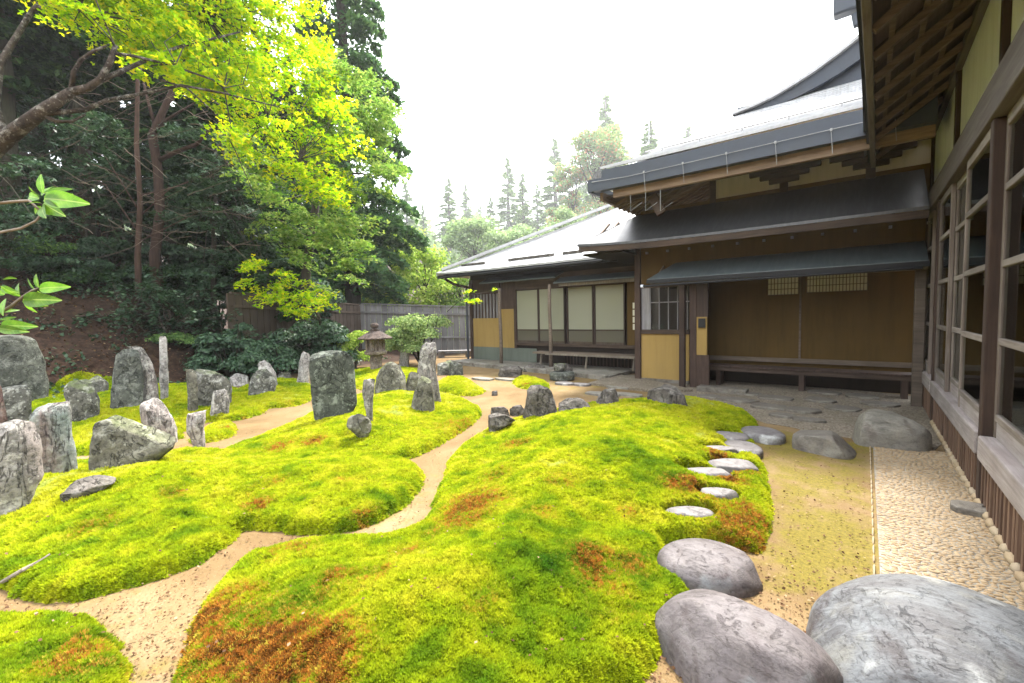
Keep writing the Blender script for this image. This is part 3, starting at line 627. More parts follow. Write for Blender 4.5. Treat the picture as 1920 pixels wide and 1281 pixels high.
RK = [
 ([(628,8,46),(640,-8,56),(665,-30,75),(700,-45,93),(735,-50,97),(765,-50,96)], .35, 'rkd', 'very tall broad dark grey slab at the far left below the bright leaves', 0.),
 ([(724,12,50),(735,2,58),(755,-6,64),(780,-8,62),(800,-8,60)], .6, 'rk', 'blocky grey lichened boulder in front of the tall dark slab', 0.),
 ([(722,-14,1),(745,-14,5),(775,-16,12),(812,-18,18)], .5, 'rkr', 'thin reddish stone sliver at the extreme left edge', 0.),
 ([(790,12,50),(800,-5,66),(825,-20,76),(875,-32,84),(925,-42,91),(968,-48,60)], .6, 'rkl', 'big pale rough grey stone nearest the camera on the left', 0.),
 ([(755,72,112),(765,60,128),(785,55,137),(820,56,139),(855,62,144),(893,72,150)], .45, 'rkp', 'tall stone striped pink and green standing behind the big pale rough one', 0.),
 ([(713,128,150),(722,122,165),(742,120,178),(765,124,190),(790,126,188)], .7, 'rk', 'grey rock with a pale sloping edge between striped stone and dark slab', 0.),
 ([(705,168,186),(713,160,196),(722,156,204),(740,156,205)], .7, 'rk', 'small half hidden rock with a mossy right shoulder at the bank foot', 0.),
 ([(784,182,216),(794,178,238),(806,173,285),(820,170,318),(840,167,341),(858,165,338),(884,168,300)], .55, 'rkb', 'wide sloping mottled boulder with a sharp right end lying on the moss', 0.),
 ([(655,226,256),(675,220,262),(720,211,270),(768,205,272)], .4, 'rkd', 'dark shaded slab standing behind the pale curved stone', .1),
 ([(648,236,258),(662,248,272),(690,260,288),(715,268,296),(758,268,299)], .9, 'rkl', 'pale curved stone bending to the left at its top', 0.),
 ([(630,303,312),(645,300,314),(690,299,317),(720,299,318),(750,301,316)], .9, 'rkw', 'thin tall whitish pillar stone, slimmest of all', 0.),
 ([(745,270,282),(758,263,298),(775,262,312),(795,265,327),(812,275,333),(830,288,334)], .7, 'rkl', 'diagonally layered rock leaning left behind the wide sloping boulder', 0.),
 ([(691,346,360),(700,348,368),(730,350,372),(770,352,372)], .8, 'rkb', 'dark left pillar of the clustered rocks, tipped with moss', 0.),
 ([(693,380,405),(700,362,420),(718,358,434),(745,360,437),(765,362,437)], .6, 'rk', 'broad hollowed block at the back of the clustered rocks', .15),
 ([(731,404,420),(742,400,428),(760,397,431),(784,394,431)], .8, 'rkl', 'small rounded upright stone in front of the clustered rocks', 0.),
 ([(772,364,389),(785,354,388),(800,350,387),(820,350,384),(840,362,386)], .9, 'rkl', 'little waisted upright stone by the narrow side path', 0.),
 ([(692,484,500),(705,471,512),(720,466,521),(739,465,518)], .9, 'rk', 'smooth grey pointed rock in front of the dark bushes', 0.),
 ([(676,485,493),(692,483,508),(708,486,518),(728,490,522)], .7, 'rkw', 'pale pointed rock rising behind the smooth grey one', .15),
 ([(700,438,455),(708,430,466),(724,430,467)], .8, 'rkw', 'small pale rounded rock left of the two pointed ones', 0.),
 ([(697,525,540),(704,520,546),(715,520,546)], .8, 'rk', 'small low rock right of the two pointed ones', 0.),
 ([(659,567,576),(668,566,582),(690,561,582),(720,556,580)], .8, 'rkw', 'slender pale topped stone left of the big dark slab', 0.),
 ([(657,592,652),(663,580,662),(690,580,665),(720,582,668),(760,586,671),(785,590,660)], .28, 'rkslab', 'big flat dark slab stone standing in the centre, squarest of all', 0.),
 ([(711,690,704),(725,683,705),(755,680,702),(792,688,699)], .8, 'rkl', 'narrow light grey stone right beside the big flat slab', 0.),
 ([(775,665,688),(785,652,694),(800,649,698),(812,660,697),(823,672,690)], .9, 'rkb', 'small knobbly stone in the moss before the big flat slab', 0.),
 ([(678,722,742),(690,712,753),(710,704,762),(737,702,765)], .7, 'rkb', 'pointed brownish rock directly in front of the stone lantern', 0.),
 ([(640,757,768),(655,751,769),(688,748,767)], .8, 'rkw', 'short pale pillar stone right behind the lantern rock', 0.),
 ([(641,798,820),(650,790,821),(680,786,819),(705,782,817),(735,788,824),(757,798,828)], .6, 'rkl', 'tallest craggy stone right of the lantern', .1),
 ([(706,796,802),(722,786,809),(742,776,813),(770,770,816)], .7, 'rkb', 'sharply pointed triangular stone in front of the craggy one', 0.),
 ([(698,768,782),(712,763,788),(738,760,790)], .8, 'rkb', 'dim low rock between lantern rock and craggy stone', .1),
 ([(677,823,845),(684,820,852),(703,820,850)], .8, 'rk', 'low square block at the end of the path, left one of the pair', 0.),
 ([(678,845,862),(684,842,868),(704,842,869)], .8, 'rkd', 'low dark block at the end of the path, right one of the pair', 0.),
 ([(724,994,1030),(733,988,1035),(755,984,1042),(784,980,1048)], .75, 'rkbr', 'brown grey flat topped cone shaped rock beside the sand path', 0.),
 ([(748,1052,1082),(756,1046,1100),(775,1045,1112)], .7, 'rkbr', 'long low brown rock right of the flat topped cone', 0.),
 ([(760,960,978),(768,955,984),(780,956,984)], .8, 'rkbr', 'little dark rock touching the left foot of the flat topped cone', 0.),
 ([(778,920,952),(788,914,966),(796,914,968),(810,916,946)], .8, 'rkbr', 'brown angular rock at the corner of the sand path', 0.),
 ([(767,922,936),(774,919,955),(788,919,958)], .8, 'rkbr', 'flaky brown rock wedged behind the angular one at the path corner', .12),
 ([(729,1140,1152),(738,1127,1157),(750,1118,1160),(765,1116,1163)], .8, 'rkbr', 'small tilted brown rock at the back edge of the large moss mound', 0.),
 ([(724,1216,1262),(731,1212,1278),(742,1212,1285),(759,1212,1289)], .5, 'rkbr', 'squat dark rock at the back edge of the large mound before the entrance', 0.),
 ([(905,130,200),(915,112,235),(932,112,190)], .8, 'rkbr', 'flat stone half sunk in the moss below the wide sloping boulder', 0.),
]
for i, (rows, dp, mt, lab, back) in enumerate(RK):
    rock_rows(rows, dp, i+3, mt, lab, back=back, amp=.05 if mt != 'rkslab' else .022, cuts=13 if mt != 'rkslab' else 3, sq=2.6 if mt != 'rkslab' else 4.5)

def boulder(c, rx, ry, rz, rot, mat, label, seed, cuts=7, amp=.04, name='boulder', cat='boulder', zc=0., lo=.74, nu=64, nv=36, sq=2.3, zsq=2.2, group=None, tilt=(0, 0)):
    u = np.linspace(0, 2*np.pi, nu, endpoint=False); v = np.linspace(-.5*np.pi, .5*np.pi, nv)
    pw = lambda a, e: np.sign(a)*np.abs(a)**e
    cu, su = pw(np.cos(u), 2/sq), pw(np.sin(u), 2/sq); cv, sv = pw(np.cos(v), 2/zsq), pw(np.sin(v), 2/zsq)
    V = np.stack([cv[:, None]*cu, cv[:, None]*su, np.repeat(sv[:, None], nu, 1)], -1).reshape(-1, 3)*np.array([rx, ry, rz])
    rr = np.random.default_rng(seed)
    for _ in range(cuts):
        n = rr.normal(size=3); n[2] = abs(n[2])*.8; n /= np.linalg.norm(n); d = V@n; lim = d.max()*rr.uniform(lo, .93); V = V-np.maximum(0, d-lim)[:, None]*n*.8
    s = (rx*ry)**.5; dirs = V/(np.linalg.norm(V, axis=1)[:, None]+1e-9)
    V = V+dirs*((fbm(V/s*1.1+seed*3.3, 4)*.9+.35*perlin(V/s*5+seed))*amp*s)[:, None]
    V[:, 2] += V[:, 0]*tilt[0]+V[:, 1]*tilt[1]
    ca, sa = math.cos(rot), math.sin(rot); V = np.stack([V[:, 0]*ca-V[:, 1]*sa, V[:, 0]*sa+V[:, 1]*ca, V[:, 2]+zc], -1)
    idx = np.arange(nv*nu).reshape(nv, nu); q = np.stack([idx[:-1], np.roll(idx[:-1], -1, 1), np.roll(idx[1:], -1, 1), idx[1:]], -1).reshape(-1, 4)
    me = mesh_np(name, V, q, MT[mat], True); me.validate(); me.set_sharp_from_angle(angle=R(45))
    o = link(name, me, None, c); return tag(o, label, cat, group)
boulder((-.37, 1.90, 0), .36, .27, .24, R(-8), 'bigA', 'large smooth purple grey boulder at the front edge of the moss', 11, 6, .035, lo=.78, group='big step boulders')
boulder((.27, 2.30, 0), .44, .52, .30, R(-25), 'bigB', 'huge smooth blue grey boulder in the lower right corner at the pebble strip end', 23, 6, .03, lo=.8, group='big step boulders')
boulder((.22, 6.05, 0), .32, .25, .33, R(5), 'curb', 'big flat topped boulder at the far end of the pebble strip', 31, 12, .06, lo=.80, group='big step boulders', sq=3.4, zsq=5, tilt=(-.12, 0))
boulder((-.30, 5.42, 0), .27, .21, .19, R(-15), 'flag', 'low brown grey boulder with pale sky lit top beside the gravel', 37, 12, .06, lo=.78, sq=3, zsq=4, tilt=(-.1, 0), group='big step boulders')
for k, (cx, c_, L, W, rot, zt, lab) in enumerate(STEPS):
    boulder((cx, c_, 0), L, W, zt if k else .14, rot, 'step' if k else 'bigA', lab, 50+k, 4, .025, 'stepping_stone', 'stepping stone', lo=.8, nu=40, nv=22, zsq=(2.6 if k == 0 else 6), group='stepping stones through the moss edge')

# ------------------------------------------------------------------ forecourt: gravel, flags, terrace, pebble strip
def rag(poly, it=1): return smooth_poly(poly, it)
def flat_sheet(name, poly, z, mat, label, thick=.03):
    mb = MB().prism([tuple(p[:2]) for p in poly][::(1)], z-thick, z); o = part(name, mb, mat); tag(o, label, kind='structure'); return o
gp = [G(1290, 742), G(1345, 752), G(1400, 770), G(1420, 792), G(1480, 800), G(1520, 812), G(1640, 828), (.72, 6.0), (.72, 8.4), (.72, 9.8), (-4.3, 9.8), (-4.3, 9.0), G(1190, 722), G(1240, 735)]
gp = [(float(p[0]), float(p[1])) for p in gp]
flat_sheet('gravel', rag(gp[::-1], 1), .006, 'gravel', 'grey gravel forecourt under the entrance canopy')
rf = random.Random(5)
FL = [(1452, 748, .42, .2), (1535, 752, .36, .2), (1380, 752, .5, .16), (1440, 765, .42, .2), (1362, 765, .28, .12), (1500, 772, .4, .18), (1580, 768, .34, .2), (1615, 745, .4, .22), (1515, 790, .3, .1), (1650, 760, .4, .2), (1468, 782, .26, .12), (1330, 745, .3, .14), (1545, 738, .4, .16), (1400, 740, .4, .14)]
def irregular(cx, cy_, a, b, n=9, seed=0, rot=0.):
    r_ = random.Random(seed); out = []
    for i in range(n):
        t = 2*math.pi*(i+r_.uniform(-.25, .25))/n; k = r_.uniform(.82, 1.08)
        x, y = a*k*math.copysign(abs(math.cos(t))**.75, math.cos(t)), b*k*math.copysign(abs(math.sin(t))**.75, math.sin(t))
        out.append((cx+x*math.cos(rot)-y*math.sin(rot), cy_+x*math.sin(rot)+y*math.cos(rot)))
    return out
FLN = ['in the middle, straight in front of the bench leg', 'behind the low brown grey boulder, half way to the bench', 'beside the moss tip, between slab and gravel', 'just right of the mossy tongue of the large mound', 'touching the mossy tongue of the large mound', 'left of the gap between the two far boulders', 'under the canopy, directly behind the low brown grey boulder', 'farthest right, by the right hand bench end', 'with a low sharp edge nearest the low brown grey boulder', 'behind the big flat topped boulder', 'between the dark angular stepping stone and the middle flags', 'beside the dark entrance post', 'farthest back, under the bench middle', 'just right of the green grey rectangular slab']
for k, (px, py, a, b) in enumerate(FL):
    p = G(px, py); o = part('flagstone', MB().prism(irregular(p[0], p[1], a*.62, b, 9, k), -.03, .028+.012*rf.random()), 'flag', None, .008, loc=(p[0], p[1], 0))
    tag(o, 'grey forecourt flagstone '+FLN[k], 'flagstone', 'flagstones of the forecourt')
o = part('threshold_slab', MB().box((-2.35, 8.22, 0), (-1.55, 8.48, .09)), 'flag', None, .01, loc=(-1.95, 8.35, 0)); tag(o, 'green grey rectangular slab lying in front of the entrance recess', 'stone slab')
# flat stones leading across the sand to the veranda
for k, (px, py, a, b, lab) in enumerate([(1060, 721, .22, .13, 'pale flat stone nearest the little orange tinged moss cushion'), (1090, 723, .2, .1, 'second flat stone from the orange tinged cushion'), (1130, 722, .26, .13, 'third flat stone in the thin moss left of the gravel'), (1160, 728, .24, .1, 'flat tan stone close to the gravel edge'),
        (1130, 741, .34, .13, 'flat tan slab left of the small tilted brown rock'), (1178, 742, .28, .1, 'dark flat slab right of the small tilted brown rock'), (905, 712, .3, .12, 'flat slab flush in the far sand path, left one'), (950, 713, .3, .1, 'flat slab flush in the far sand path, right one'), (1360, 793, .3, .07, 'sliver of flat stone at the moss edge by the gravel')]):
    p = G(px, py); o = part('flat_stone', MB().prism(irregular(p[0], p[1], a, b*1.2, 9, 40+k), -.03, .04), 'step' if k < 3 else 'curb', None, .01, loc=(p[0], p[1], 0)); tag(o, lab, 'flat stone', 'flat stones before the veranda')
# terrace
tp = [(-9.9, 9.35), (-6.0, 8.95), (-4.5, 8.75), (-4.28, 8.7), (-4.28, 10.15), (-9.9, 10.15)]
te = thing('terrace', 'raised stone edged terrace along the veranda', 'terrace', (-7, 9.5, 0)); te['kind'] = 'structure'
part('paving', MB().prism(tp, -.03, .085), 'curb', te, .01)
edge = [(-9.95, 9.30), (-8.7, 9.16), (-7.4, 9.05), (-6.0, 8.90), (-5.1, 8.78), (-4.3, 8.66)]
for a, b in zip(edge[:-1], edge[1:]):
    part('edge_stone', MB().bar((a[0]+.01, a[1], .045), (b[0]-.01, b[1], .045), .16, .12), 'curb', te, .015)
ap = [G(1103, 722), G(1160, 706), G(1200, 712), G(1300, 735), G(1240, 738)]
part('paved_apron', MB().prism([tuple(p[:2]) for p in ap], -.02, .05), 'gravel', te, .006)

# stone basin and its rocks near the veranda
b0 = G(1054, 712); t = thing('stone_basin', 'small stacked stone basin with dipper stone before the veranda', 'stone basin', b0)
part('base', MB().lathe(b0, [(.20, -.03), (.27, .02), (.28, .12), (.25, .17), (.12, .175)], 18), 'rkd', t, smooth=False)
part('bowl', MB().lathe(b0+np.array([-.08, .05, .17]), [(.08, 0), (.13, .03), (.15, .1), (.13, .17), (.09, .165), (.07, .1)], 16), 'rk', t)
rock_rows([(682, 1050, 1065), (688, 1042, 1074), (703, 1040, 1075)], .8, 91, 'rkbr', 'round dark rock directly behind the stone basin')
for k, (rows, lab) in enumerate([([(688, 940, 972), (694, 935, 980), (706, 934, 978)], 'low flat topped rock at the foot of the left veranda post'), ([(684, 990, 1010), (688, 982, 1022), (697, 980, 1022)], 'low rock between the two veranda posts'), ([(733, 925, 930), (737, 922, 933), (742, 922, 933)], 'tiny dark knob beside the far moss cushion')]):
    rock_rows(rows, .8, 95+k, 'rkbr', lab)

# pebble strip
X0, X1, Y0, Y1 = .075, .655, .6, 5.95
ps = thing('pebble_path', 'strip paved with small beige pebbles along the lattice of the long hall', 'pebble strip', (X0, Y0, 0)); ps['kind'] = 'structure'
part('mortar_bed', MB().box((X0+.014, Y0, -.05), (X1, Y1, .0125)), 'curb', ps)
def pebmesh(seed):
    rr = np.random.default_rng(seed); mb = MB(); k = 7
    rg = [(.55, .0), (1.0, .35), (.82, .75), (.35, 1.0)]
    for r, z in rg:
        for j in range(k):
            a = 2*math.pi*(j+rr.uniform(-.2, .2))/k; q = r*rr.uniform(.88, 1.08); mb.v.append((.5*q*math.cos(a), .5*q*math.sin(a), z))
    for i in range(3):
        for j in range(k): a = i*k+j; b = i*k+(j+1) % k; mb.f.append((a, b, b+k, a+k))
    mb.f.append(tuple(3*k+j for j in range(k)))
    me = bpy.data.meshes.new('pebble'); me.from_pydata(mb.v, [], mb.f); me.materials.append(MT['pebble']); me.polygons.foreach_set('use_smooth', [True]*len(me.polygons)); return me
PM = [pebmesh(i) for i in range(6)]; rp = random.Random(9); peb = []
y = Y0+.02; row = 0
while y < Y1-.01:
    x = X0+.015+(row % 2)*.018+rp.uniform(-.006, .006)
    while x < X1-.012:
        w = rp.uniform(.024, .044)
        peb.append((x+w/2, y+rp.uniform(-.004, .004), w*1.08, rp.uniform(.017, .022), rp.uniform(.005, .009), rp.uniform(-.35, .35), rp.randrange(6))); x += w
    y += .0172; row += 1
peb.sort(key=lambda p: -1/((p[0])**2+p[1]**2+H*H)*(1 if p[1] > 2.55 else .01))
for (x, y, w, h, z, a, k) in peb[:300]: shared('pebble', PM[k], ps, (x, y, .008), a, (w, h, z*1.25))
V = []; Fc = []
for (x, y, w, h, z, a, k) in peb[300:]:
    me = PM[k]; n = len(V); ca, sa = math.cos(a), math.sin(a)
    for v in me.vertices: q = (v.co.x*w, v.co.y*h); V.append((x+q[0]*ca-q[1]*sa-X0, y+q[0]*sa+q[1]*ca-Y0, .008+v.co.z*z*1.25))
    for p in me.polygons: Fc.append([n+i for i in p.vertices])
me = bpy.data.meshes.new('pebbles'); me.from_pydata(V, [], Fc); me.materials.append(MT['pebble']); me.polygons.foreach_set('use_smooth', [True]*len(me.polygons))
tag(link('pebbles', me, ps, (X0, Y0, 0)), kind='stuff')
y = 1.2
while y < 7.3:
    w = rp.uniform(.09, .17); shared('edging_stone', PM[rp.randrange(6)], ps, (.665, y+w/2, .0), rp.uniform(1.4, 1.7), (w*1.05, .06, .055)); y += w
y = Y0
while y < 5.9:
    w = rp.uniform(.10, .16); shared('edging_stone', PM[rp.randrange(6)], ps, (.066, y+w/2, -.022), 1.57, (w*1.05, .016, .038)); y += w
p = G(1820, 962); o = part('ledge_stone', MB().prism(irregular(p[0]+.02, p[1], .13, .10, 9, 77), .0, .055), 'flag', None, .012, loc=(p[0], p[1], 0)); tag(o, 'flat grey stone by the dark post at the edge of the pebble strip', 'flat stone')

# ------------------------------------------------------------------ long hall on the right
XW = .70
hall = thing('long_hall', 'long timber and white plaster hall with gridded glass doors along the right side', 'building', (XW, 4.6, 0))
ylist = [0.3, 4.60, 6.66, 8.90]
for a, b in zip(ylist[:-1], ylist[1:]):
    part('plaster_panel', MB().box((XW+.03, a+.035, 3.0), (XW+.12, b-.035, 4.05)), 'white', hall)
for yy in (4.60, 6.66, 8.90): part('upper_post', MB().box((XW-.01, yy-.045, 3.0), (XW+.125, yy+.045, 4.03)), 'post', hall, .006)
part('wall_plate', MB().box((XW-.03, .3, 3.86), (XW+.028, 8.95, 3.96)), 'beamy', hall, .006)
for yy, w in ((1.85, .12), (4.56, .10), (7.56, .08), (8.90, .09)): part('post', MB().box((XW-.04, yy-w/2, -.02), (XW+.06, yy+w/2, 2.715)), 'post', hall, .008)
part('lintel', MB().box((XW-.06, .3, 2.72), (XW+.10, 9.0, 2.995)), 'beamy', hall, .01)
for a, b in ((.3, 1.775), (1.925, 4.507), (4.64, 7.505), (7.615, 8.845)): part('sill_beam', MB().box((XW-.055, a, .345), (XW+.10, b, .515)), 'sill', hall, .012)
part('underfloor_board', MB().box((XW+.035, .3, 0), (XW+.06, 9.0, .345)), 'dark', hall)
sm_ = boxmesh('slat', (-.014, -.021, 0), (.014, .021, .343), 'slat')
y = 1.35
while y < 8.8:
    if not any(abs(y-q) < .1 for q in (1.85, 4.56, 7.56)): shared('slat', sm_, hall, (XW-.02+random.uniform(-.003, .003), y, 0))
    y += .094
part('footing_stone', MB().box((XW+.0, .3, -.03), (XW+.03, 8.9, .02)), 'flag', hall)
ZR = [.66, 1.19, 1.72, 2.23, 2.66]
def sash(y0, y1, x):
    w = part('window', MB().box((x, y0, .517), (x+.035, y0+.055, 2.715)), 'sash', hall, .004)
    part('stile', MB().box((x, y1-.055, .517), (x+.035, y1, 2.715)), 'sash', w, .004)
    part('kick_board', MB().box((x+.006, y0+.055, .517), (x+.029, y1-.055, .635)), 'sill', w)
    for i, z in enumerate(ZR): part('rail', MB().box((x-.004, y0+.055, z-.024), (x+.035, y1-.055, z+(.024 if i < 4 else .055))), 'sashy', w, .006)
    for a, b in zip(ZR[:-1], ZR[1:]): part('pane', MB().box((x+.014, y0+.055, a+.024), (x+.018, y1-.055, b-.024)), 'glass', w)
for k, (a, b) in enumerate([(4.645, 5.70), (5.66, 6.62), (6.58, 7.50), (7.62, 8.25), (8.22, 8.84), (3.46, 4.508), (2.64, 3.50), (1.93, 2.68)]): sash(a, b, XW-.02+.04*(k % 2))
# dim room behind the glass
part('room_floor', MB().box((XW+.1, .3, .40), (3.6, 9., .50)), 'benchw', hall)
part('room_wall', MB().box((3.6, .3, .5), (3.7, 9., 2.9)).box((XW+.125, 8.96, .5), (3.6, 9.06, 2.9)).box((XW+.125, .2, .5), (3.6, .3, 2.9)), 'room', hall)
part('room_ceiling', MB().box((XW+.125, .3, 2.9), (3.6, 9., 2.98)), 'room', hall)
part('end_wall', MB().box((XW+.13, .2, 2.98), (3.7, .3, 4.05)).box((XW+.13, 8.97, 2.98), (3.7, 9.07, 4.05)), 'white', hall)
def curtain(y0, y1, x, n, seed):
    rr = np.random.default_rng(seed); ny = 70; nz = 14; t = np.linspace(0, 1, ny); z = np.linspace(0, 1, nz)
    T, Z = np.meshgrid(t, z, indexing='ij'); sq = 1-.35*np.exp(-((Z-.42)/.25)**2)
    Yc = y0+(y1-y0)*T*sq; Xc = x+.035*np.sin(T*n*6.28+.6*np.sin(Z*3))+.01*np.sin(T*n*14)
    V = np.stack([Xc, Yc, .53+2.15*Z], -1).reshape(-1, 3)-np.array(wloc(hall)); idx = np.arange(ny*nz).reshape(ny, nz)
    q = np.stack([idx[:-1, :-1], idx[1:, :-1], idx[1:, 1:], idx[:-1, 1:]], -1).reshape(-1, 4)
    link('curtain', mesh_np('curtain', V, q, MT['curtain'], True), hall, wloc(hall))
curtain(4.55, 5.6, XW+.25, 7, 1); curtain(1.9, 2.5, XW+.2, 5, 2)
# eave
E0, E1 = .4, 8.32
def ex(y): return -.01+.08*(y-3.85)/4.45     # inner face of the eave edge, converging slightly
SL = (3.93-3.45)/(XW-0.02)
def sz_(x): return 3.455+SL*(x-.02)
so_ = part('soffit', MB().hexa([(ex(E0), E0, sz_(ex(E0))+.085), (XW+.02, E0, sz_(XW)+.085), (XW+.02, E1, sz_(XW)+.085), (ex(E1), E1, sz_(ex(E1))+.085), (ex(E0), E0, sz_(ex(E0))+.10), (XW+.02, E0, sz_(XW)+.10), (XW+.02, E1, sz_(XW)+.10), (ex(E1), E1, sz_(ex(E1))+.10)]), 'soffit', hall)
y = E0+.1; k = 0
while y < E1-.03:
    part('rafter', MB().bar((ex(y)+.005, y, sz_(ex(y))), (XW+.02, y, sz_(XW+.02)), .055, .055), 'rafter', so_); y += .47
for fx in (.10, .30, .50):
    part('batten', MB().bar((fx, E0, sz_(fx)+.054), (fx+.03, E1, sz_(fx+.03)+.054), .035, .045, (0, 0, 1)), 'rafter', so_)
# boards lying on the battens, joints visible
for j in range(20):
    y0 = E0+j*(E1-E0)/20
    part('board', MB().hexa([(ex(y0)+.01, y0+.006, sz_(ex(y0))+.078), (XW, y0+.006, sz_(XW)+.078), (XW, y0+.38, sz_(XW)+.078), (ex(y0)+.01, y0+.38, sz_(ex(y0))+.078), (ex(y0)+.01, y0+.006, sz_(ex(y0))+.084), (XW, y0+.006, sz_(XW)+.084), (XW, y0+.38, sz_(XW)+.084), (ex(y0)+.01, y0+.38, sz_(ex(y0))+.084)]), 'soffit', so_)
part('fascia', MB().hexa([(ex(E0)-.055, E0, 3.43), (ex(E0), E0, 3.43), (ex(E1), E1, 3.43), (ex(E1)-.055, E1, 3.43), (ex(E0)-.055, E0, 3.60), (ex(E0), E0, 3.60), (ex(E1), E1, 3.60), (ex(E1)-.055, E1, 3.60)]), 'beamy', hall, .006)
part('fascia_cap', MB().hexa([(ex(E0)-.085, E0, 3.5), (ex(E0)-.058, E0, 3.5), (ex(E1)-.058, E1, 3.5), (ex(E1)-.085, E1, 3.5), (ex(E0)-.085, E0, 3.66), (ex(E0)-.058, E0, 3.66), (ex(E1)-.058, E1, 3.66), (ex(E1)-.085, E1, 3.66)]), 'black', hall)
rfm = MB().hexa([(-.10, E0, 3.605), (4.2, E0, 6.3), (4.2, E1, 6.3), (-.06, E1, 3.605), (-.10, E0, 3.68), (4.2, E0, 6.4), (4.2, E1, 6.4), (-.06, E1, 3.68)])
part('roof', rfm, 'roof', hall)
part('roof_gable', MB().prism([(XW+.05, 8.34), (4.2, 8.34), (4.2, 8.42), (XW+.05, 8.42)], 3.45, 4.1, lambda p: 3.6+(p[0]+.06)*.63), 'dark', hall)

# ------------------------------------------------------------------ entrance hall
YF = 8.9
eh = thing('entrance_hall', 'dark shaded entrance hall with stacked roofs, ochre walls and wide sheltered recess', 'building', (-1.5, YF, 0))
XL = PY(1197, 600, YF)[0]; XP = PY(1292, 600, YF)[0]
def zy(px, py, Y): return float(PY(px, py, Y)[2])
part('corner_post', MB().box((XL-.06, YF-.06, 0), (XL+.06, YF+.06, 2.95)), 'post', eh, .006)
part('plinth', MB().box((XL+.06, YF-.03, 0), (XP, YF+.05, .07)), 'flag', eh)
part('ochre_panel', MB().box((XL+.06, YF, .07), (XP, YF+.06, .99)), 'ochre', eh)
part('window_sill', MB().box((XL+.06, YF-.04, .99), (XP, YF+.08, 1.08)), 'beamx', eh, .005)
w = part('window', MB().box((XL+.06, YF-.005, 1.93), (XP, YF+.05, 1.99)), 'beamx', eh)
part('shutter', MB().box((XL+.07, YF, 1.08), (XL+.24, YF+.03, 1.93)), 'plank', w)
part('pane', MB().box((XL+.24, YF+.03, 1.08), (XP, YF+.035, 1.93)), 'glass', w)
for i in range(5):
    xx = XL+.25+i*(XP-XL-.25)/4.2; part('muntin', MB().box((xx-.009, YF+.01, 1.08), (xx+.009, YF+.029, 1.93)), 'plank', w)
part('muntin', MB().box((XL+.24, YF+.005, 1.62), (XP, YF+.02, 1.64)), 'plank', w)
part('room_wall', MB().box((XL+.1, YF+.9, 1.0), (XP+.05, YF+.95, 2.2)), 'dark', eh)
part('upper_wall', MB().box((XL+.06, YF+.002, 1.99), (.72, YF+.08, 3.5)), 'ochre_shade', eh)
YB = 9.7
part('recess_wall', MB().box((XP+.05, YB, 0), (.72, YB+.08, 2.3)), 'ochre_shade', eh)
part('recess_shade_strip', MB().box((XP+.05, YB-.02, 0), (.72, YB-.001, .36)), 'dark', eh)  # dark strip added to paint the shade below the bench
part('recess_side', MB().box((XP-.02, YF+.06, 0), (XP+.05, YB, 2.3)), 'ochre_shade', eh)
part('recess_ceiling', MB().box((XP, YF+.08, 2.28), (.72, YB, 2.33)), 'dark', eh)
part('sleeve_wall', MB().box((XP+.22, 8.62, .62), (XP+.40, 8.68, 2.05)), 'ochre', eh)
part('sleeve_post', MB().box((XP+.10, 8.60, 0), (XP+.22, 8.72, 2.1)), 'post', eh, .006)
part('sleeve_board', MB().box((XP+.22, 8.61, 0), (XP+.44, 8.69, .62)), 'post', eh)
part('sleeve_head', MB().box((XP+.22, 8.612, 1.33), (XP+.42, 8.688, 2.1)), 'post', eh)
part('meter_box', MB().box((XP+.26, 8.58, 1.13), (XP+.38, 8.618, 1.30)), 'black', eh, .004)
pz = PX(1731, 600, .62)
for (x, yb, w_) in ((XP, 8.5, .10), (.60, 8.56, .12)): part('post', MB().box((x-w_/2, yb-w_/2, -.02), (x+w_/2, yb+w_/2, 2.06)), 'post' if x < 0 else 'benchw', eh, .01)
part('batten', MB().box((-.955, YB-.03, .45), (-.925, YB-.001, 2.28)), 'benchw', eh)
for (a, b, c, d, n, mrow) in ((1440, 1497, 523, 553, 9, 3), (1513, 1626, 512, 548, 18, 3)):
    x0 = PY(a, d, YB)[0]; x1 = PY(b, d, YB)[0]; z1 = zy(a, c, YB); z0 = zy(a, d+1, YB)
    v = part('paper_vent', MB().box((x0, YB-.02, z0), (x1, YB-.003, z1)), 'paper', eh)
    for i in range(n+1): part('muntin', MB().box((x0+i*(x1-x0)/n-.006, YB-.032, z0), (x0+i*(x1-x0)/n+.006, YB-.021, z1)), 'benchw', v)
    for j in range(mrow+1): part('rail', MB().box((x0, YB-.038, z0+j*(z1-z0)/mrow-.006), (x1, YB-.0325, z0+j*(z1-z0)/mrow+.006)), 'benchw', v)
# canopy
CE = 8.32
def zc_(px, py, Y): return zy(px, py, Y)
cxl = PY(1213, 525, CE)[0]; z_e = .5*(zc_(1213, 525, CE)+zc_(1740, 486, CE)); z_w = zc_(1500, 472, YF)
canopy = part('canopy', MB().hexa([(cxl, CE, z_e-.03), (XW-.04, CE, z_e-.03), (XW-.04, YF, z_w-.03), (cxl+.35, YF, z_w-.03), (cxl, CE, z_e), (XW-.04, CE, z_e), (XW-.04, YF, z_w), (cxl+.35, YF, z_w)]), 'canopy', eh, .004)
part('canopy_beam', MB().box((cxl+.02, CE+.10, z_e-.12), (XW-.04, CE+.18, z_e-.035)), 'log', canopy)
part('canopy_edge', MB().box((cxl-.01, CE-.012, z_e-.085), (XW-.03, CE+.012, z_e-.012)), 'black', canopy)
for i in range(12):
    xx = cxl+.12+i*.34; part('rafter', MB().bar((xx, CE+.03, z_e-.062), (xx, YF, z_w-.055), .03, .035), 'log' if i < 6 else 'beamx', canopy)
part('gutter', MB().tube([(cxl-.07, CE-.05, z_e-.13), (XW-.1, CE-.05, z_e-.10)], [.022, .022], 8), 'black', canopy)
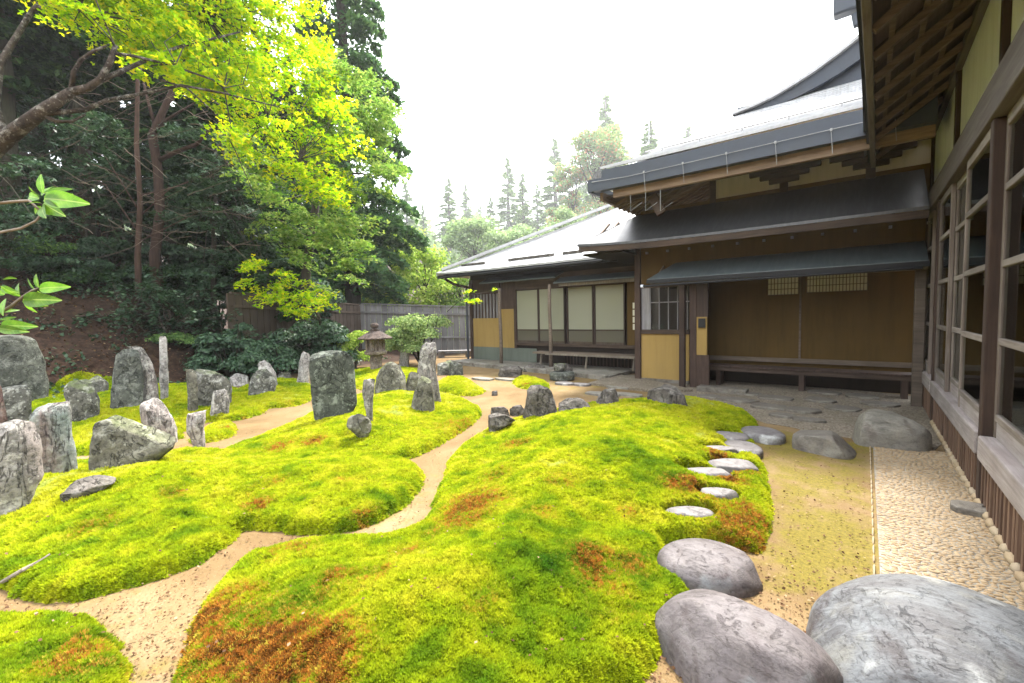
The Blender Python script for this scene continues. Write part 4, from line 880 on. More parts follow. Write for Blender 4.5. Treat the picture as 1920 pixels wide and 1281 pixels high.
part('gutter_end', MB().tube([(cxl-.10, CE-.05, z_e-.13), (cxl-.05, CE-.05, z_e-.13)], [.03, .03], 8), 'white', canopy)

def roof_grid(xl, xr, y0, y1, zf, thick, nx=40, ny=24, step=.0):
    """xl(y) left edge (hip), zf(x,y) top surface; stepped courses along y"""
    mb = MB(); V = []
    for j in range(ny):
        for half in (0, 1):
            t = (j+half)/ny; y = y0+(y1-y0)*t
            for i in range(nx+1):
                a = xl(y); x = a+(xr-a)*(i/nx)**1.4; V.append((x, y, zf(x, y)+(step if half == 0 else 0)))
    rows = 2*ny; n = nx+1; mb.v = list(V)
    for r_ in range(rows-1):
        for i in range(nx): a = r_*n+i; mb.f.append((a, a+1, a+n+1, a+n))
    m_ = len(mb.v)
    for (x, y, z) in V: mb.v.append((x, y, z-thick))
    for r_ in range(rows-1):
        for i in range(nx): a = m_+r_*n+i; mb.f.append((a+n, a+n+1, a+1, a))
    for i in range(nx): mb.f.append((i+m_, i+1+m_, i+1, i)); a = (rows-1)*n+i; mb.f.append((a, a+1, a+1+m_, a+m_))
    for r_ in range(rows-1):
        a = r_*n; mb.f.append((a, a+n, a+n+m_, a+m_)); a = r_*n+nx; mb.f.append((a+m_, a+n+m_, a+n, a))
    return mb
# middle roof
R2 = 7.95
x2 = PY(1082, 458, R2)[0]; z2r = zy(1740, 386, R2); z2m = zy(1400, 428, R2); z2l = zy(1084, 458, R2); z2t = .5*(zy(1342, 381, YF)+zy(1620, 334, YF))
def zr2(x, y):
    t = (y-R2)/(YF-R2); return (z2r+(z2l-z2r)*math.exp(-(x-x2)/1.1))*(1-t)+z2t*t
r2 = part('lower_roof', roof_grid(lambda y: x2+(y-R2)*.9, XW-.08, R2, YF, zr2, .045, 40, 7, .0), 'roof', eh)
part('fascia', roof_grid(lambda y: x2+.03, XW-.08, R2+.012, R2+.05, lambda x, y: zr2(x, R2)-.05, .10, 40, 1), 'beamx', r2)
for i in range(24):
    xx = x2+.25+i*.22
    if xx > XW-.15: break
    part('rafter', MB().bar((xx, R2+.05, zr2(xx, R2)-.085), (xx, YF, zr2(xx, YF)-.085), .04, .045), 'rafter' if i < 5 else 'beamx', r2)
for i in range(11):
    xx = XL+.2+i*.42; part('rafter_end', MB().box((xx-.02, YF-.06, 2.62), (xx+.02, YF, 2.66)), 'plank', eh)
# side slope of the middle roof (falls to the left), closing it towards the back wing
part('lower_roof_side', MB().hexa([(x2, R2+.02, z2l-.045), (x2+.86, YF, z2t-.045), (x2+.86, 11.4, z2t-.045), (x2, 11.4, z2l-.2), (x2, R2+.02, z2l), (x2+.86, YF, z2t), (x2+.86, 11.4, z2t), (x2, 11.4, z2l-.15)]), 'roof', eh)
part('side_wall', MB().box((XL-.04, YF+.06, 0), (XL+.02, 11.3, 2.9)), 'dark', eh)
part('side_eave_board', MB().box((x2+.02, R2+.2, 2.62), (XL, 11.3, 2.66)), 'dark', eh)
# frieze under the top roof
z_ft = .5*(zy(1345, 350, YF)+zy(1620, 310, YF)); xfl = PY(1342, 380, YF)[0]
fz = part('frieze', MB().box((xfl, YF+.01, z2t-.02), (.76, YF+.06, z_ft+.35)), 'cream', eh)
part('frieze_post', MB().box((xfl-.1, YF-.02, z2t), (xfl, YF+.08, z_ft+.35)), 'beamx', eh)
for px in (1470, 1632):
    xx = PY(px, 340, YF)[0]
    br = part('bracket', MB().box((xx-.06, YF-.04, z2t-.02), (xx+.06, YF+.009, z_ft)), 'beamx', eh, .004)
    for j, ww in enumerate((.22, .36, .52)): part('bracket_arm', MB().box((xx-ww, YF-.06-.01*j, z_ft-.10+j*.085), (xx+ww, YF+.008, z_ft-.02+j*.085)), 'beamx', br, .012)
part('frieze_beam', MB().box((xfl-.5, YF-.08, z_ft+.16), (.74, YF+.005, z_ft+.34)), 'beamx', eh, .01)
# top roof
R3 = 7.2
zb3 = zy(1617, 279, R3); zf3 = zy(1617, 258, R3); zm3 = zy(1617, 226, R3); zt3 = zy(1617, 197, R3)
x3 = PY(1125, 322, R3)[0]; x3t = PY(1103, 332, R3)[0]; zt3l = zy(1125, 322, R3)
yG = 9.3; zG = zy(1490, 183, yG)
def lift(x): return .03*math.exp(-(x-x3)/.7)
def zr3(x, y):
    t = (y-R3)/(yG-R3); return (zt3)*(1-t)+zG*t-.10*math.sin(t*math.pi)+lift(x)*(1-t)
r3 = part('top_roof', roof_grid(lambda y: x3+(y-R3)*.82, .6, R3, yG, zr3, .04, 44, 20, .014), 'roofpale', eh)
part('thick_eave', roof_grid(lambda y: x3+.02, .6, R3+.01, R3+.16, lambda x, y: zr3(x, R3)-.045, (zt3-zm3)-.02, 44, 1), 'fasciab', eh)
part('lower_eave_band', roof_grid(lambda y: x3t+(.0 if y < R3 else 0), .6, R3-.03, R3+.10, lambda x, y: zm3+.01+.03*math.exp(-(x-x3t)/.5), (zm3-zf3)+.0, 44, 1), 'fasciab', eh)
part('eave_board', roof_grid(lambda y: x3t+.42, .6, R3+.12, R3+.20, lambda x, y: zf3+.05+.02*math.exp(-(x-x3)/.7), .165, 44, 1), 'fasciax', eh)
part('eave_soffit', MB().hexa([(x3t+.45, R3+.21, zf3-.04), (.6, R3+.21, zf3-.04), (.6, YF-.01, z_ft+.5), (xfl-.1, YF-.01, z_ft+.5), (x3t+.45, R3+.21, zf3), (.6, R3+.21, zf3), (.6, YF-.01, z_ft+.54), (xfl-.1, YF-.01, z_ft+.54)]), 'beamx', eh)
for i in range(26):
    xx = x3t+.75+i*.15
    yend = YF-.02
    if xx < xfl: yend = R3+.25+max(.25, (xx-x3t-.6)*.95)
    zz = lambda y: zf3-.06+(z_ft+.5-zf3)*(y-R3-.21)/(YF-R3-.21)
    part('rafter', MB().bar((xx, R3+.2, zf3-.065), (xx, yend, zz(yend)), .05, .055), 'rafter', eh)
part('hip_beam', MB().bar((x3t+.62, R3+.3, zf3-.10), (xfl-.05, YF, z_ft+.25), .12, .13), 'beamx', eh)
part('side_band', MB().box((x3t, R3-.02, zf3+.02), (x3t+.06, 11.2, zm3)), 'fasciab', eh)
part('side_eave_board', MB().box((x3t+.12, R3+.21, zf3-.09), (x3t+.18, 11.2, zf3+.05)), 'fasciax', eh)
part('side_soffit', MB().hexa([(x3t+.2, R3+.3, zf3-.05), (xfl-.1, YF-.3, z_ft+.42), (xfl-.1, 11.2, z_ft+.42), (x3t+.2, 11.2, zf3-.05), (x3t+.2, R3+.3, zf3-.02), (xfl-.1, YF-.3, z_ft+.45), (xfl-.1, 11.2, z_ft+.45), (x3t+.2, 11.2, zf3-.02)]), 'beamx', eh)
for i in range(18):
    yy = R3+.75+i*.2; xs_ = xfl-.1 if yy > YF-.2 else x3t+.2+(xfl-.3-x3t)*(yy-R3-.2)/(YF-R3-.2)
    part('rafter', MB().bar((x3t+.14, yy, zf3-.10), (xs_, yy, zf3-.10+(z_ft+.47-zf3)*(xs_-x3t-.14)/(xfl-.1-x3t-.14)), .055, .06), 'rafter', eh)
part('side_wall_upper', MB().box((xfl-.1, YF+.07, z2t-.3), (xfl-.04, 11.2, z_ft+.4)), 'dark', eh)
part('side_slope', MB().hexa([(x3t+.1, R3+.1, zm3), (x3+.85*(yG-R3), yG, zG-.08), (x3+.85*(yG-R3), 11.2, zG-.08), (x3t+.1, 11.2, zm3), (x3t+.1, R3+.1, zm3+.04), (x3+.85*(yG-R3), yG, zG-.04), (x3+.85*(yG-R3), 11.2, zG-.04), (x3t+.1, 11.2, zm3+.04)]), 'roofpale', eh)
p = PY(1228, 385, R3+.5); part('hanging_bracket', MB().bar((p[0]-.05, R3+.5, zf3-.1), (p[0]+.12, R3+.5, p[2]-.16), .06, .16, (1, 0, 0)), 'beamx', eh)
# snow pipe on the roof
yp = 7.75; zp = lambda x: zr3(x, yp)+.06
part('snow_pipe', MB().tube([(x3+.6, yp, zp(x3+.6)), (.4, yp, zp(.4))], [.013, .013], 8), 'wire', r3)
for i in range(6): xx = x3+.9+i*.62; part('pipe_holder', MB().box((xx-.008, yp-.01, zp(xx)-.07), (xx+.008, yp+.01, zp(xx))), 'wire', r3)
# hanging gutter wires
gw = R3-.06; zg = lambda px_x: zf3+(.12)
part('gutter_wire', MB().tube([(x3t+.1, gw, zm3-.02), (x3t+.75, gw, zm3-.06), (.4, gw, zm3-.04)], [.005]*3, 6), 'wire', eh)
for i in range(6):
    xx = x3t+1.05+i*.62; h_ = part('gutter_hanger', MB().tube([(xx, gw, zm3-.05), (xx+.02, gw, zf3-.14)], [.004, .004], 5), 'wire', eh)
    part('hanger_cap', MB().box((xx-.012, gw-.012, zm3-.065), (xx+.012, gw+.012, zm3-.03)), 'wire', h_)
for i in range(3): p = PY(1178+i*28, 388, R3); part('wire_hook', MB().tube([(p[0], R3+.1, zf3-.12), (p[0], R3+.1, p[2]-.05), (p[0]+.16, R3+.2, p[2]+.08)], [.006]*3, 5), 'wire', eh)
# gable of the top roof
bp = [PY(*q, yG-.12) for q in ((1375, 218), (1415, 203), (1450, 186), (1490, 163), (1530, 137), (1570, 108), (1612, 75), (1680, 20), (1760, -60))]
lo_ = [PY(*q, yG-.12) for q in ((1380, 219), (1418, 210), (1452, 200), (1492, 184), (1532, 163), (1572, 140), (1612, 112), (1680, 60), (1760, -15))]
mb = MB()
for i in range(len(bp)-1):
    a, b, c, d = lo_[i], lo_[i+1], bp[i+1], bp[i]; mb.hexa([(a[0], yG-.14, a[2]), (b[0], yG-.14, b[2]), (b[0], yG-.06, b[2]), (a[0], yG-.06, a[2]), (d[0], yG-.14, d[2]), (c[0], yG-.14, c[2]), (c[0], yG-.06, c[2]), (d[0], yG-.06, d[2])])
part('bargeboard', mb, 'fasciab', eh)
mb = MB()
for i in range(len(bp)-1):
    a, b = bp[i], bp[i+1]; mb.hexa([(a[0], yG-.22, a[2]), (b[0], yG-.22, b[2]), (b[0]+.3, 13.5, b[2]-.0), (a[0]+.0, 13.5, a[2]-.0), (a[0], yG-.22, a[2]+.05), (b[0], yG-.22, b[2]+.05), (b[0]+.3, 13.5, b[2]+.05), (a[0], 13.5, a[2]+.05)])
part('gable_roof', mb, 'roofpale', eh)
mb = MB(); n = len(lo_); mb.v = [(q[0], yG, q[2]+.2) for q in lo_]+[(q[0], yG, zG-.05) for q in lo_]+[(q[0], yG+.05, q[2]+.2) for q in lo_]+[(q[0], yG+.05, zG-.05) for q in lo_]
for i in range(n-1): mb.f += [(n+i, n+i+1, i+1, i), (3*n+i+1, 3*n+i, 2*n+i, 2*n+i+1)]
part('gable_wall', mb, 'fasciab', eh)
og = part('ridge_ornament', MB().hexa([tuple(PY(*q, yG-.5)) for q in ((1576, 14), (1606, 18), (1606, 18), (1576, 14))]*2) if False else MB().bar(PY(1590, -60, yG-.4), PY(1590, 26, yG-.4), .36, .22, (0, 1, 0)), 'fasciab', eh, .03)
part('ridge_curl', MB().bar(PY(1606, 24, yG-.4), PY(1611, 48, yG-.4), .14, .1, (0, 1, 0)), 'fasciab', og, .02)
part('ridge_beam', MB().bar(PY(1640, -10, yG-.3), PY(1600, 12, yG-.3), .1, .2, (0, 0, 1)), 'fasciab', og)

# long wooden bench in the recess
bn = thing('bench', 'long dark wooden bench along the back wall of the entrance recess', 'bench', (-1., 9.3, 0))
part('seat', MB().box((XP+.15, 9.05, .36), (.62, 9.42, .392)), 'post', bn, .006)
for xx in (-2.2, -.85, .5): part('leg', MB().box((xx-.04, 9.1, 0), (xx+.04, 9.38, .36)), 'post', bn)
part('apron', MB().box((XP+.15, 9.07, .29), (.62, 9.10, .359)), 'beamx', bn)
part('back_rail', MB().box((XP+.15, 9.60, .44), (.62, 9.66, .52)), 'benchw', bn)

# ------------------------------------------------------------------ back wing with veranda
YV = 10.2
bw = thing('veranda_wing', 'low wing with paper windows, narrow bench ledge and pale sloping roof', 'building', (-7, YV, 0))
vx = lambda px, py=600: float(PY(px, py, YV)[0])
xa = vx(887); xb = vx(966); xc = vx(1195)
part('corner_post', MB().box((xa-.08, YV-.06, 0), (xa, YV+.06, 2.55)), 'post', bw)
part('dado', MB().box((xa, YV-.012, 0), (vx(1005), YV+.05, .47)), 'olive', bw)
part('ochre_panel', MB().box((xa, YV, .47), (xb, YV+.05, 1.36)), 'ochre', bw)
part('ochre_panel', MB().box((vx(940), YV-.003, 1.36), (xb, YV+.05, 1.62)), 'ochre', bw)
part('upper_board', MB().box((vx(940), YV-.006, 1.62), (xb, YV+.05, 2.55)), 'post', bw)
gr = part('grille', MB().box((xa, YV+.02, 1.36), (vx(938), YV+.04, 2.1)), 'plank', bw)
for i in range(9): xx = xa+.03+i*(vx(936)-xa-.03)/8; part('slat', MB().box((xx-.015, YV-.03, 1.36), (xx+.015, YV-.005, 2.1)), 'post', gr)
part('head_board', MB().box((xa, YV-.01, 2.1), (vx(938), YV+.05, 2.55)), 'post', bw)
part('post', MB().box((xb-.01, YV-.05, .47), (xb+.07, YV+.05, 2.55)), 'post', bw)
part('lower_wall', MB().box((vx(1005), YV+.01, 0), (xc, YV+.05, .56)), 'dark', bw)
part('sill', MB().box((xb, YV-.06, .56), (xc, YV+.06, .64)), 'beamx', bw)
part('head', MB().box((xb+.07, YV-.05, 2.17), (xc, YV+.05, 2.55)), 'beamx', bw)
for (a, b) in ((970, 1009), (1012, 1058), (1066, 1111), (1117, 1170)):
    x0, x1 = vx(a), vx(b); w = part('window', MB().box((x0-.035, YV-.03, .64), (x0+.0, YV+.03, 2.17)), 'post', bw)
    part('stile', MB().box((x1, YV-.03, .64), (x1+.035, YV+.03, 2.17)), 'post', w)
    part('pane', MB().box((x0, YV+.0, 1.02), (x1, YV+.01, 2.13)), 'shoji', w); part('pane', MB().box((x0, YV+.0, .70), (x1, YV+.01, .99)), 'shojid', w, label='dim lower pane of the window')
    part('rail', MB().box((x0, YV-.012, .99), (x1, YV+.02, 1.02)), 'post', w); part('rail', MB().box((x0, YV-.012, .642), (x1, YV+.02, .70)), 'plankb', w); part('rail', MB().box((x0, YV-.012, 2.13), (x1, YV+.02, 2.169)), 'post', w)
part('ochre_panel', MB().box((vx(1176), YV, .64), (xc+.4, YV+.05, 2.17)), 'ochre_shade', bw)
for j in range(2):
    for k in range(4): part('round_window_pane', MB().box((vx(1187)+j*.13, YV-.02, 1.02+k*.17), (vx(1187)+j*.13+.11, YV-.003, 1.16+k*.17)), 'paper', bw)
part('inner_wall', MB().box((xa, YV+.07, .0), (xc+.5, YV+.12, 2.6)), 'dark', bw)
# underfloor lattice
for i in range(22):
    xx = vx(1060)+i*(xc-vx(1060))/21; part('lattice_slat', MB().box((xx-.012, YV-.10, 0.02), (xx+.012, YV-.075, .40)), 'post', bw)
part('lattice_rail', MB().box((vx(1055), YV-.11, .40), (xc, YV-.065, .44)), 'post', bw)
# ledge bench
lb = thing('ledge_bench', 'narrow weathered plank bench on log legs under the paper windows', 'bench', (vx(1100), 9.75, 0))
lx0 = PY(1000, 655, 9.6)[0]; lx1 = PY(1193, 662, 9.6)[0]
part('seat', MB().box((lx0, 9.55, .40), (lx1, 9.92, .45)), 'benchw', lb, .006); part('rail', MB().box((PY(1022, 655, 9.5)[0], 9.49, .39), (lx1, 9.545, .43)), 'log', lb)
for px in (1012, 1097, 1186): xx = PY(px, 660, 9.6)[0]; part('leg', MB().tube([(xx, 9.62, .085), (xx+.03, 9.64, .4)], [.03, .026], 8), 'log', lb)
# veranda log posts
for px, py, top in ((940, 688, 2.2), (1033, 694, 2.2)):
    q = PY(px, py, 9.55); q[2] = .0; part('log_post', MB().tube([(q[0], q[1], 0), (q[0]+.012, q[1], .8), (q[0]-.012, q[1], 1.6), (q[0], q[1], top)], [.055, .05, .046, .044], 10, .1, px), 'benchw', bw, smooth=True)
# pents and main roof
def slabq(x0, x1, y0, z0, y1, z1, t=.03, dx=0.): return MB().hexa([(x0, y0, z0-t), (x1, y0, z0-t), (x1, y1, z1-t), (x0+dx, y1, z1-t), (x0, y0, z0), (x1, y0, z0), (x1, y1, z1), (x0+dx, y1, z1)])
pa = PY(898, 531, 9.7); pb = PY(1040, 517, 9.7)
part('pent_roof', slabq(pa[0], pb[0], 9.7, pa[2], 10.14, pa[2]+.17), 'canopy', bw)
pc = PY(1037, 530, 9.75); pd = PY(1194, 515, 9.75)
part('pent_roof', slabq(pc[0], XL-.05, 9.75, pc[2], 10.14, pc[2]+.16), 'canopy', bw)
part('pent_beam', MB().box((pc[0]+.1, 9.86, pc[2]-.10), (XL-.05, 9.92, pc[2]-.035)), 'log', bw)
YE = 9.35; xe = PY(817, 517, YE)[0]; ze = .5*(zy(830, 517, YE)+zy(1090, 480, YE))
def zrb(x, y): return ze+(y-YE)*.50+.05*math.exp(-(x-xe)/.6)-.06*math.sin(min(1, (y-YE)/5)*math.pi)
rb = part('roof', roof_grid(lambda y: xe+(y-YE)*.98+.02, -3.2, YE, 14.3, zrb, .05, 40, 30, .007), 'roofpale', bw)
part('roof_side', MB().hexa([(xe, YE+.02, ze-.05), (xe+4.85, 14.3, ze+2.42), (xe+4.85, 15, ze+2.42), (xe, 15, ze-.05), (xe, YE+.02, ze), (xe+4.85, 14.3, ze+2.47), (xe+4.85, 15, ze+2.47), (xe, 15, ze)]), 'roofpale', bw)
part('eave_fascia', MB().box((xe+.05, YE+.02, ze-.14), (x2+.2, YE+.07, ze-.052)), 'black', bw)
part('gutter', MB().tube([(xe+.3, YE-.03, ze-.13), (x2-.1, YE-.03, ze-.10)], [.03, .03], 8), 'black', bw)
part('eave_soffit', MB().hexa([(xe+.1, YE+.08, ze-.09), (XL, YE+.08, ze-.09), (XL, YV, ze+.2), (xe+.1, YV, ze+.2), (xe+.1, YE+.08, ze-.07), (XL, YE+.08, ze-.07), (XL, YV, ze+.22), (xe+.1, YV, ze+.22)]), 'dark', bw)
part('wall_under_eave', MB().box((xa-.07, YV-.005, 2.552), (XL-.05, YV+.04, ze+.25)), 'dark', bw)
for i in range(17):
    xx = xe+.3+i*.33; part('rafter', MB().bar((xx, YE+.08, ze-.115), (xx, YV, ze+.17), .04, .045), 'beamx', bw)
for (a, b) in ((862, 905), (950, 1035), (1052, 1090)):
    q0 = PY(a, 505, YE+.35); q1 = PY(b, 505, YE+.35); part('snow_guard', MB().box((q0[0], YE+.42, zrb(q0[0], YE+.42)+.01), (q1[0], YE+.47, zrb(q1[0], YE+.42)+.075)), 'rkbr', rb)
part('hip_cap', MB().bar((xe+.15, YE+.12, ze+.14), (xe+4.6, 14.0, ze+2.50), .16, .08), 'roofpale', rb)
part('eave_bracket', MB().tube([(xa, YV, 2.3), (xa-.45, YE+.5, ze-.3), (xa-.75, YE+.4, ze-.12)], [.04, .045, .04], 8), 'post', bw)
part('downpipe', MB().tube([(xa-.14, YV-.12, .0), (xa-.14, YV-.12, 2.3)], [.035, .035], 10), 'fasciab', bw)
part('end_wall', MB().box((xa-.07, YV+.06, 0), (xa-.01, 14.5, ze)), 'dark', bw)

# ------------------------------------------------------------------ fences
def fence(p0, p1, z0, z1, mat, label, pitch=.24, ground=0.):
    p0 = np.array(p0); p1 = np.array(p1); L = np.hypot(*(p1-p0)[:2]); n = int(L/pitch); d = (p1-p0)[:2]/L; ang = math.atan2(d[1], d[0])
    t = thing('board_fence', label, 'fence', (p0[0], p0[1], 0)); rr = random.Random(n)
    me = boxmesh('plank', (-pitch/2+.008, -.012, 0), (pitch/2-.008, .012, 1), mat)
    for i in range(n+1):
        k = i/n; q = p0[:2]+d*L*k; zb = float(terrain(q[0], q[1]))-.02 if ground is None else ground
        top = z0+(z1-z0)*k; o = shared('plank', me, t, (q[0], q[1], zb), ang, (1, 1, top-zb-rr.uniform(0, .012)))
    for off in (.0,): part('top_rail', MB().bar((p0[0], p0[1], z0+.03), (p1[0], p1[1], z1+.03), .09, .05), mat, t)
    nrm = np.array([-d[1], d[0]])*.05
    for hz in (.35, .85): part('rail', MB().bar((p0[0]-nrm[0], p0[1]-nrm[1], z0*hz), (p1[0]-nrm[0], p1[1]-nrm[1], z1*hz), .04, .07), mat, t)
    m = max(2, int(L/1.8))
    for i in range(m+1):
        q = p0[:2]+d*L*i/m+nrm*1.2; part('post', MB().box((q[0]-.05, q[1]-.05, float(terrain(q[0], q[1]))-.1), (q[0]+.05, q[1]+.05, z0+(z1-z0)*i/m+.01)), mat, t)
    return t
fa = D(678, 571, 17.8); fb = D(889, 577, 17.0)
fence(fa, fb, fa[2], fb[2], 'plank', 'weathered grey board fence closing the garden beside the veranda wing')
fc = D(432, 551, 11.7); fd = D(672, 573, 17.6)
fence(fc, fd, fc[2], fd[2], 'plankb', 'dark brown board fence half hidden behind the bushes under the trees', ground=None)
# low bench like board before the grey fence
q0 = D(822, 664, 15.6); q1 = D(884, 660, 15.6)
o = part('low_board', MB().bar((q0[0], q0[1], .22), (q1[0], q1[1], .22), .3, .04).bar((q0[0]+.1, q0[1], .1), (q0[0]+.2, q0[1], .1), .2, .2).bar((q1[0]-.2, q1[1], .1), (q1[0]-.1, q1[1], .1), .2, .2), 'plank', loc=(q0[0], q0[1], 0)); tag(o, 'low pale board on supports at the foot of the grey fence', 'plank bench')

# ------------------------------------------------------------------ stone lantern
lp = D(706, 702, 11.5); lz = .08
ln = thing('stone_lantern', 'squat stone lantern with wide dark umbrella cap and round finial', 'stone lantern', (lp[0], lp[1], lz))
L0 = (lp[0], lp[1], lz-.05)
part('shaft', MB().lathe(L0, [(.15, -.1), (.15, .42), (.13, .44)], 8), 'lantern', ln)
part('platform', MB().lathe((L0[0], L0[1], L0[2]+.44), [(.14, 0), (.31, .05), (.32, .11), (.2, .13)], 6), 'lantern', ln)
fbx = MB()
for k in range(6):
    a0 = math.pi/3*k; c0 = (L0[0]+.19*math.cos(a0), L0[1]+.19*math.sin(a0)); fbx.bar((c0[0], c0[1], L0[2]+.57), (c0[0], c0[1], L0[2]+.87), .08, .08, (0, 1, 0))
part('fire_box', fbx.lathe((L0[0], L0[1], L0[2]+.57), [(.19, 0), (.19, .06)], 6).lathe((L0[0], L0[1], L0[2]+.80), [(.19, 0), (.19, .07)], 6).lathe((L0[0], L0[1], L0[2]+.62), [(.14, 0), (.14, .18)], 6), 'lantern', ln)
cp = part('cap', MB().lathe((L0[0], L0[1], L0[2]+.87), [(.2, .0), (.43, .0), (.44, .03), (.33, .09), (.20, .17), (.12, .21)], 24), 'lanternroof', ln, smooth=False)
part('finial', MB().lathe((L0[0], L0[1], L0[2]+1.08), [(.12, 0), (.13, .03), (.06, .05), (.08, .08), (.105, .12), (.10, .17), (.04, .21)], 16), 'lanternroof', cp, smooth=True)

# ------------------------------------------------------------------ vegetation
def leaves(C, N, size, kind, rr, stretch=None):
    """C centres (n,3), N leaf normals (n,3); returns V, faces (quads)"""
    n = len(C); a = rr.normal(size=(n, 3)); T = np.cross(N, a); T /= np.linalg.norm(T, axis=1)[:, None]+1e-9; B = np.cross(N, T); B /= np.linalg.norm(B, axis=1)[:, None]+1e-9
    s = (size*rr.uniform(.6, 1.25, n))[:, None]
    if kind == 'star':        # five lobed leaf as two crossing kites sharing a centre line
        V = np.stack([C-T*s*.35, C+B*s*.62-T*s*.05, C+T*s*.2, C-B*s*.62-T*s*.05, C+T*s*.85, C+B*s*.28+T*s*.62, C-B*s*.28+T*s*.62, C-T*s*.2], 1)
        base = np.arange(n)[:, None]*8; q = np.concatenate([base+np.array([[0, 1, 2, 7]]), base+np.array([[0, 7, 2, 3]]), base+np.array([[7, 5, 4, 6]])])
        return V.reshape(-1, 3), q
    w = .42 if kind == 'leaf' else .26
    fold = N*s*.08
    V = np.stack([C-T*s*.5, C+B*s*w+fold, C+T*s*.6, C-B*s*w+fold], 1); base = np.arange(n)[:, None]*4
    return V.reshape(-1, 3), base+np.array([[0, 1, 2, 3]])
def nrm(v): return v/(np.linalg.norm(v, axis=-1, keepdims=True)+1e-9)
def crown_obj(name, parent, V, q, mat): 
    base = np.array(wloc(parent)); return link(name, mesh_np(name, V-base, q, MT[mat]), parent, base)
def grow(mb, p, d, L, r, depth, rr, tips, up=.15, curl=.45, k=6):
    n = 5; pts = [p.copy()]; dd = d.copy(); rad = [r]
    for i in range(n):
        dd = nrm(dd+rr.normal(size=3)*curl*.35+np.array([0, 0, up*.25])); pts.append(pts[-1]+dd*L/n); rad.append(r*(1-.5*(i+1)/n))
    mb.tube(pts, rad, k)
    if depth == 0: tips.append((pts[-1], dd)); tips.append((pts[-3], dd)); return
    for j in range(rr.integers(2, 4)):
        i = rr.integers(2, n+1); nd = nrm(dd+rr.normal(size=3)*.75); grow(mb, pts[i], nd, L*rr.uniform(.55, .8), rad[i]*.75, depth-1, rr, tips, up, curl, max(4, k-1))
    tips.append((pts[-1], dd))
TREES = {}
def conifer_mesh(seed, h, r, mat, leafn=16000, lsz=.13, bare=.2, droop=.35, density=1., lk='needle'):
    rr = np.random.default_rng(seed); tr = MB(); C = []; N = []
    k = 9; pts = [(rr.normal()*.04*h*.1, rr.normal()*.04*h*.1, h*t) for t in np.linspace(0, 1, 9)]; pts[0] = (0, 0, -.3)
    tr.tube(pts, [h*.018*(1-.88*t)+.012 for t in np.linspace(0, 1, 9)], 8)
    nb = int(h*7*density)
    for i in range(nb):
        t = bare+(1-bare)*(i+rr.random())/nb; z = h*t; L = r*(1-((t-bare)/(1-bare))**1.25)*rr.uniform(.65, 1.1)*(min(1, .55+(t-bare)*3))+.15; a = rr.uniform(0, 2*np.pi)
        d = np.array([math.cos(a), math.sin(a), .12]); P = [np.array([0, 0, z])]
        for s in range(4): P.append(P[-1]+d*L/4); d = nrm(d+np.array([0, 0, -droop*.45]))
        tr.tube(P, [.012+.012*L, .016, .012, .008, .004], 4)
        m = max(6, int(leafn/nb*L/r*1.4)); u = rr.uniform(.12, 1.05, m)**.7*4
        P = np.array(P); ii = np.clip(u.astype(int), 0, 3); f = (u-ii)[:, None]; c = P[ii]*(1-f)+P[ii+1]*f
        side = np.array([-math.sin(a), math.cos(a), 0]); w = (.5*L*(1.05-u/4.3)+.08)
        c = c+side*(rr.uniform(-1, 1, m)*w)[:, None]+np.stack([rr.normal(size=m)*.05, rr.normal(size=m)*.05, -np.abs(rr.normal(size=m))*.12-.03], 1); C.append(c)
        N.append(nrm(np.array([[0, 0, 1.]])+rr.normal(size=(m, 3))*.55))
    V, q = leaves(np.concatenate(C), np.concatenate(N), lsz, lk, rr)
    tm = bpy.data.meshes.new('trunk'); tm.from_pydata([tuple(v) for v in tr.v], [], tr.f)
    return tm, mesh_np('crown', V, q, MT[mat])
def place(kind, name, label, cat, loc, rz=0., sc=1., group=None, trunkmat='trunk'):
    tm, cm = TREES[kind]
    if not tm.materials: tm.materials.append(MT[trunkmat])
    t = thing(name, label, cat, loc, group); t.rotation_euler.z = rz; t.scale = (sc, sc, sc) if not isinstance(sc, tuple) else sc
    for nm, me in (('trunk', tm), ('crown', cm)):
        o = bpy.data.objects.new(nm, me); COL.objects.link(o); o.parent = t
    return t
TREES['con1'] = conifer_mesh(1, 12, 2.4, 'conif', 30000, .22, .22)
TREES['con2'] = conifer_mesh(2, 13, 2.0, 'conif', 26000, .22, .35)
TREES['con3'] = conifer_mesh(3, 15, 2.6, 'confr', 42000, .20, .10, .5, 1.3)
TREES['far1'] = conifer_mesh(4, 18, 2.6, 'far', 20000, .26, .12, .45, .8, 'leaf')
TREES['far2'] = conifer_mesh(5, 20, 2.0, 'far', 15000, .26, .2, .4, .7, 'leaf')
def at(px, depth): p = D(px, 600, depth); return (float(p[0]), float(p[1]), float(terrain(p[0], p[1]))-.05)
FOREST = [(-420, 8, 'con1', .95), (-250, 10, 'con2', .95), (-130, 12, 'con1', 1.), (-20, 15, 'con2', 1.05), (50, 12.2, 'con2', .9), (105, 17, 'con1', 1.1), (175, 14, 'con2', 1.), (230, 19, 'con1', 1.15), (335, 16.5, 'con1', 1.1), (400, 20, 'con2', 1.2), (455, 15.5, 'con1', 1.0), (520, 22, 'con1', 1.2), (565, 17.5, 'con2', .82), (600, 25, 'con1', 1.15)]
FOREST += [(-60, 21, 'con1', 1.1), (300, 24, 'con1', 1.2), (150, 22, 'con1', 1.15), (450, 26, 'con1', 1.2), (30, 26, 'con1', 1.2)]
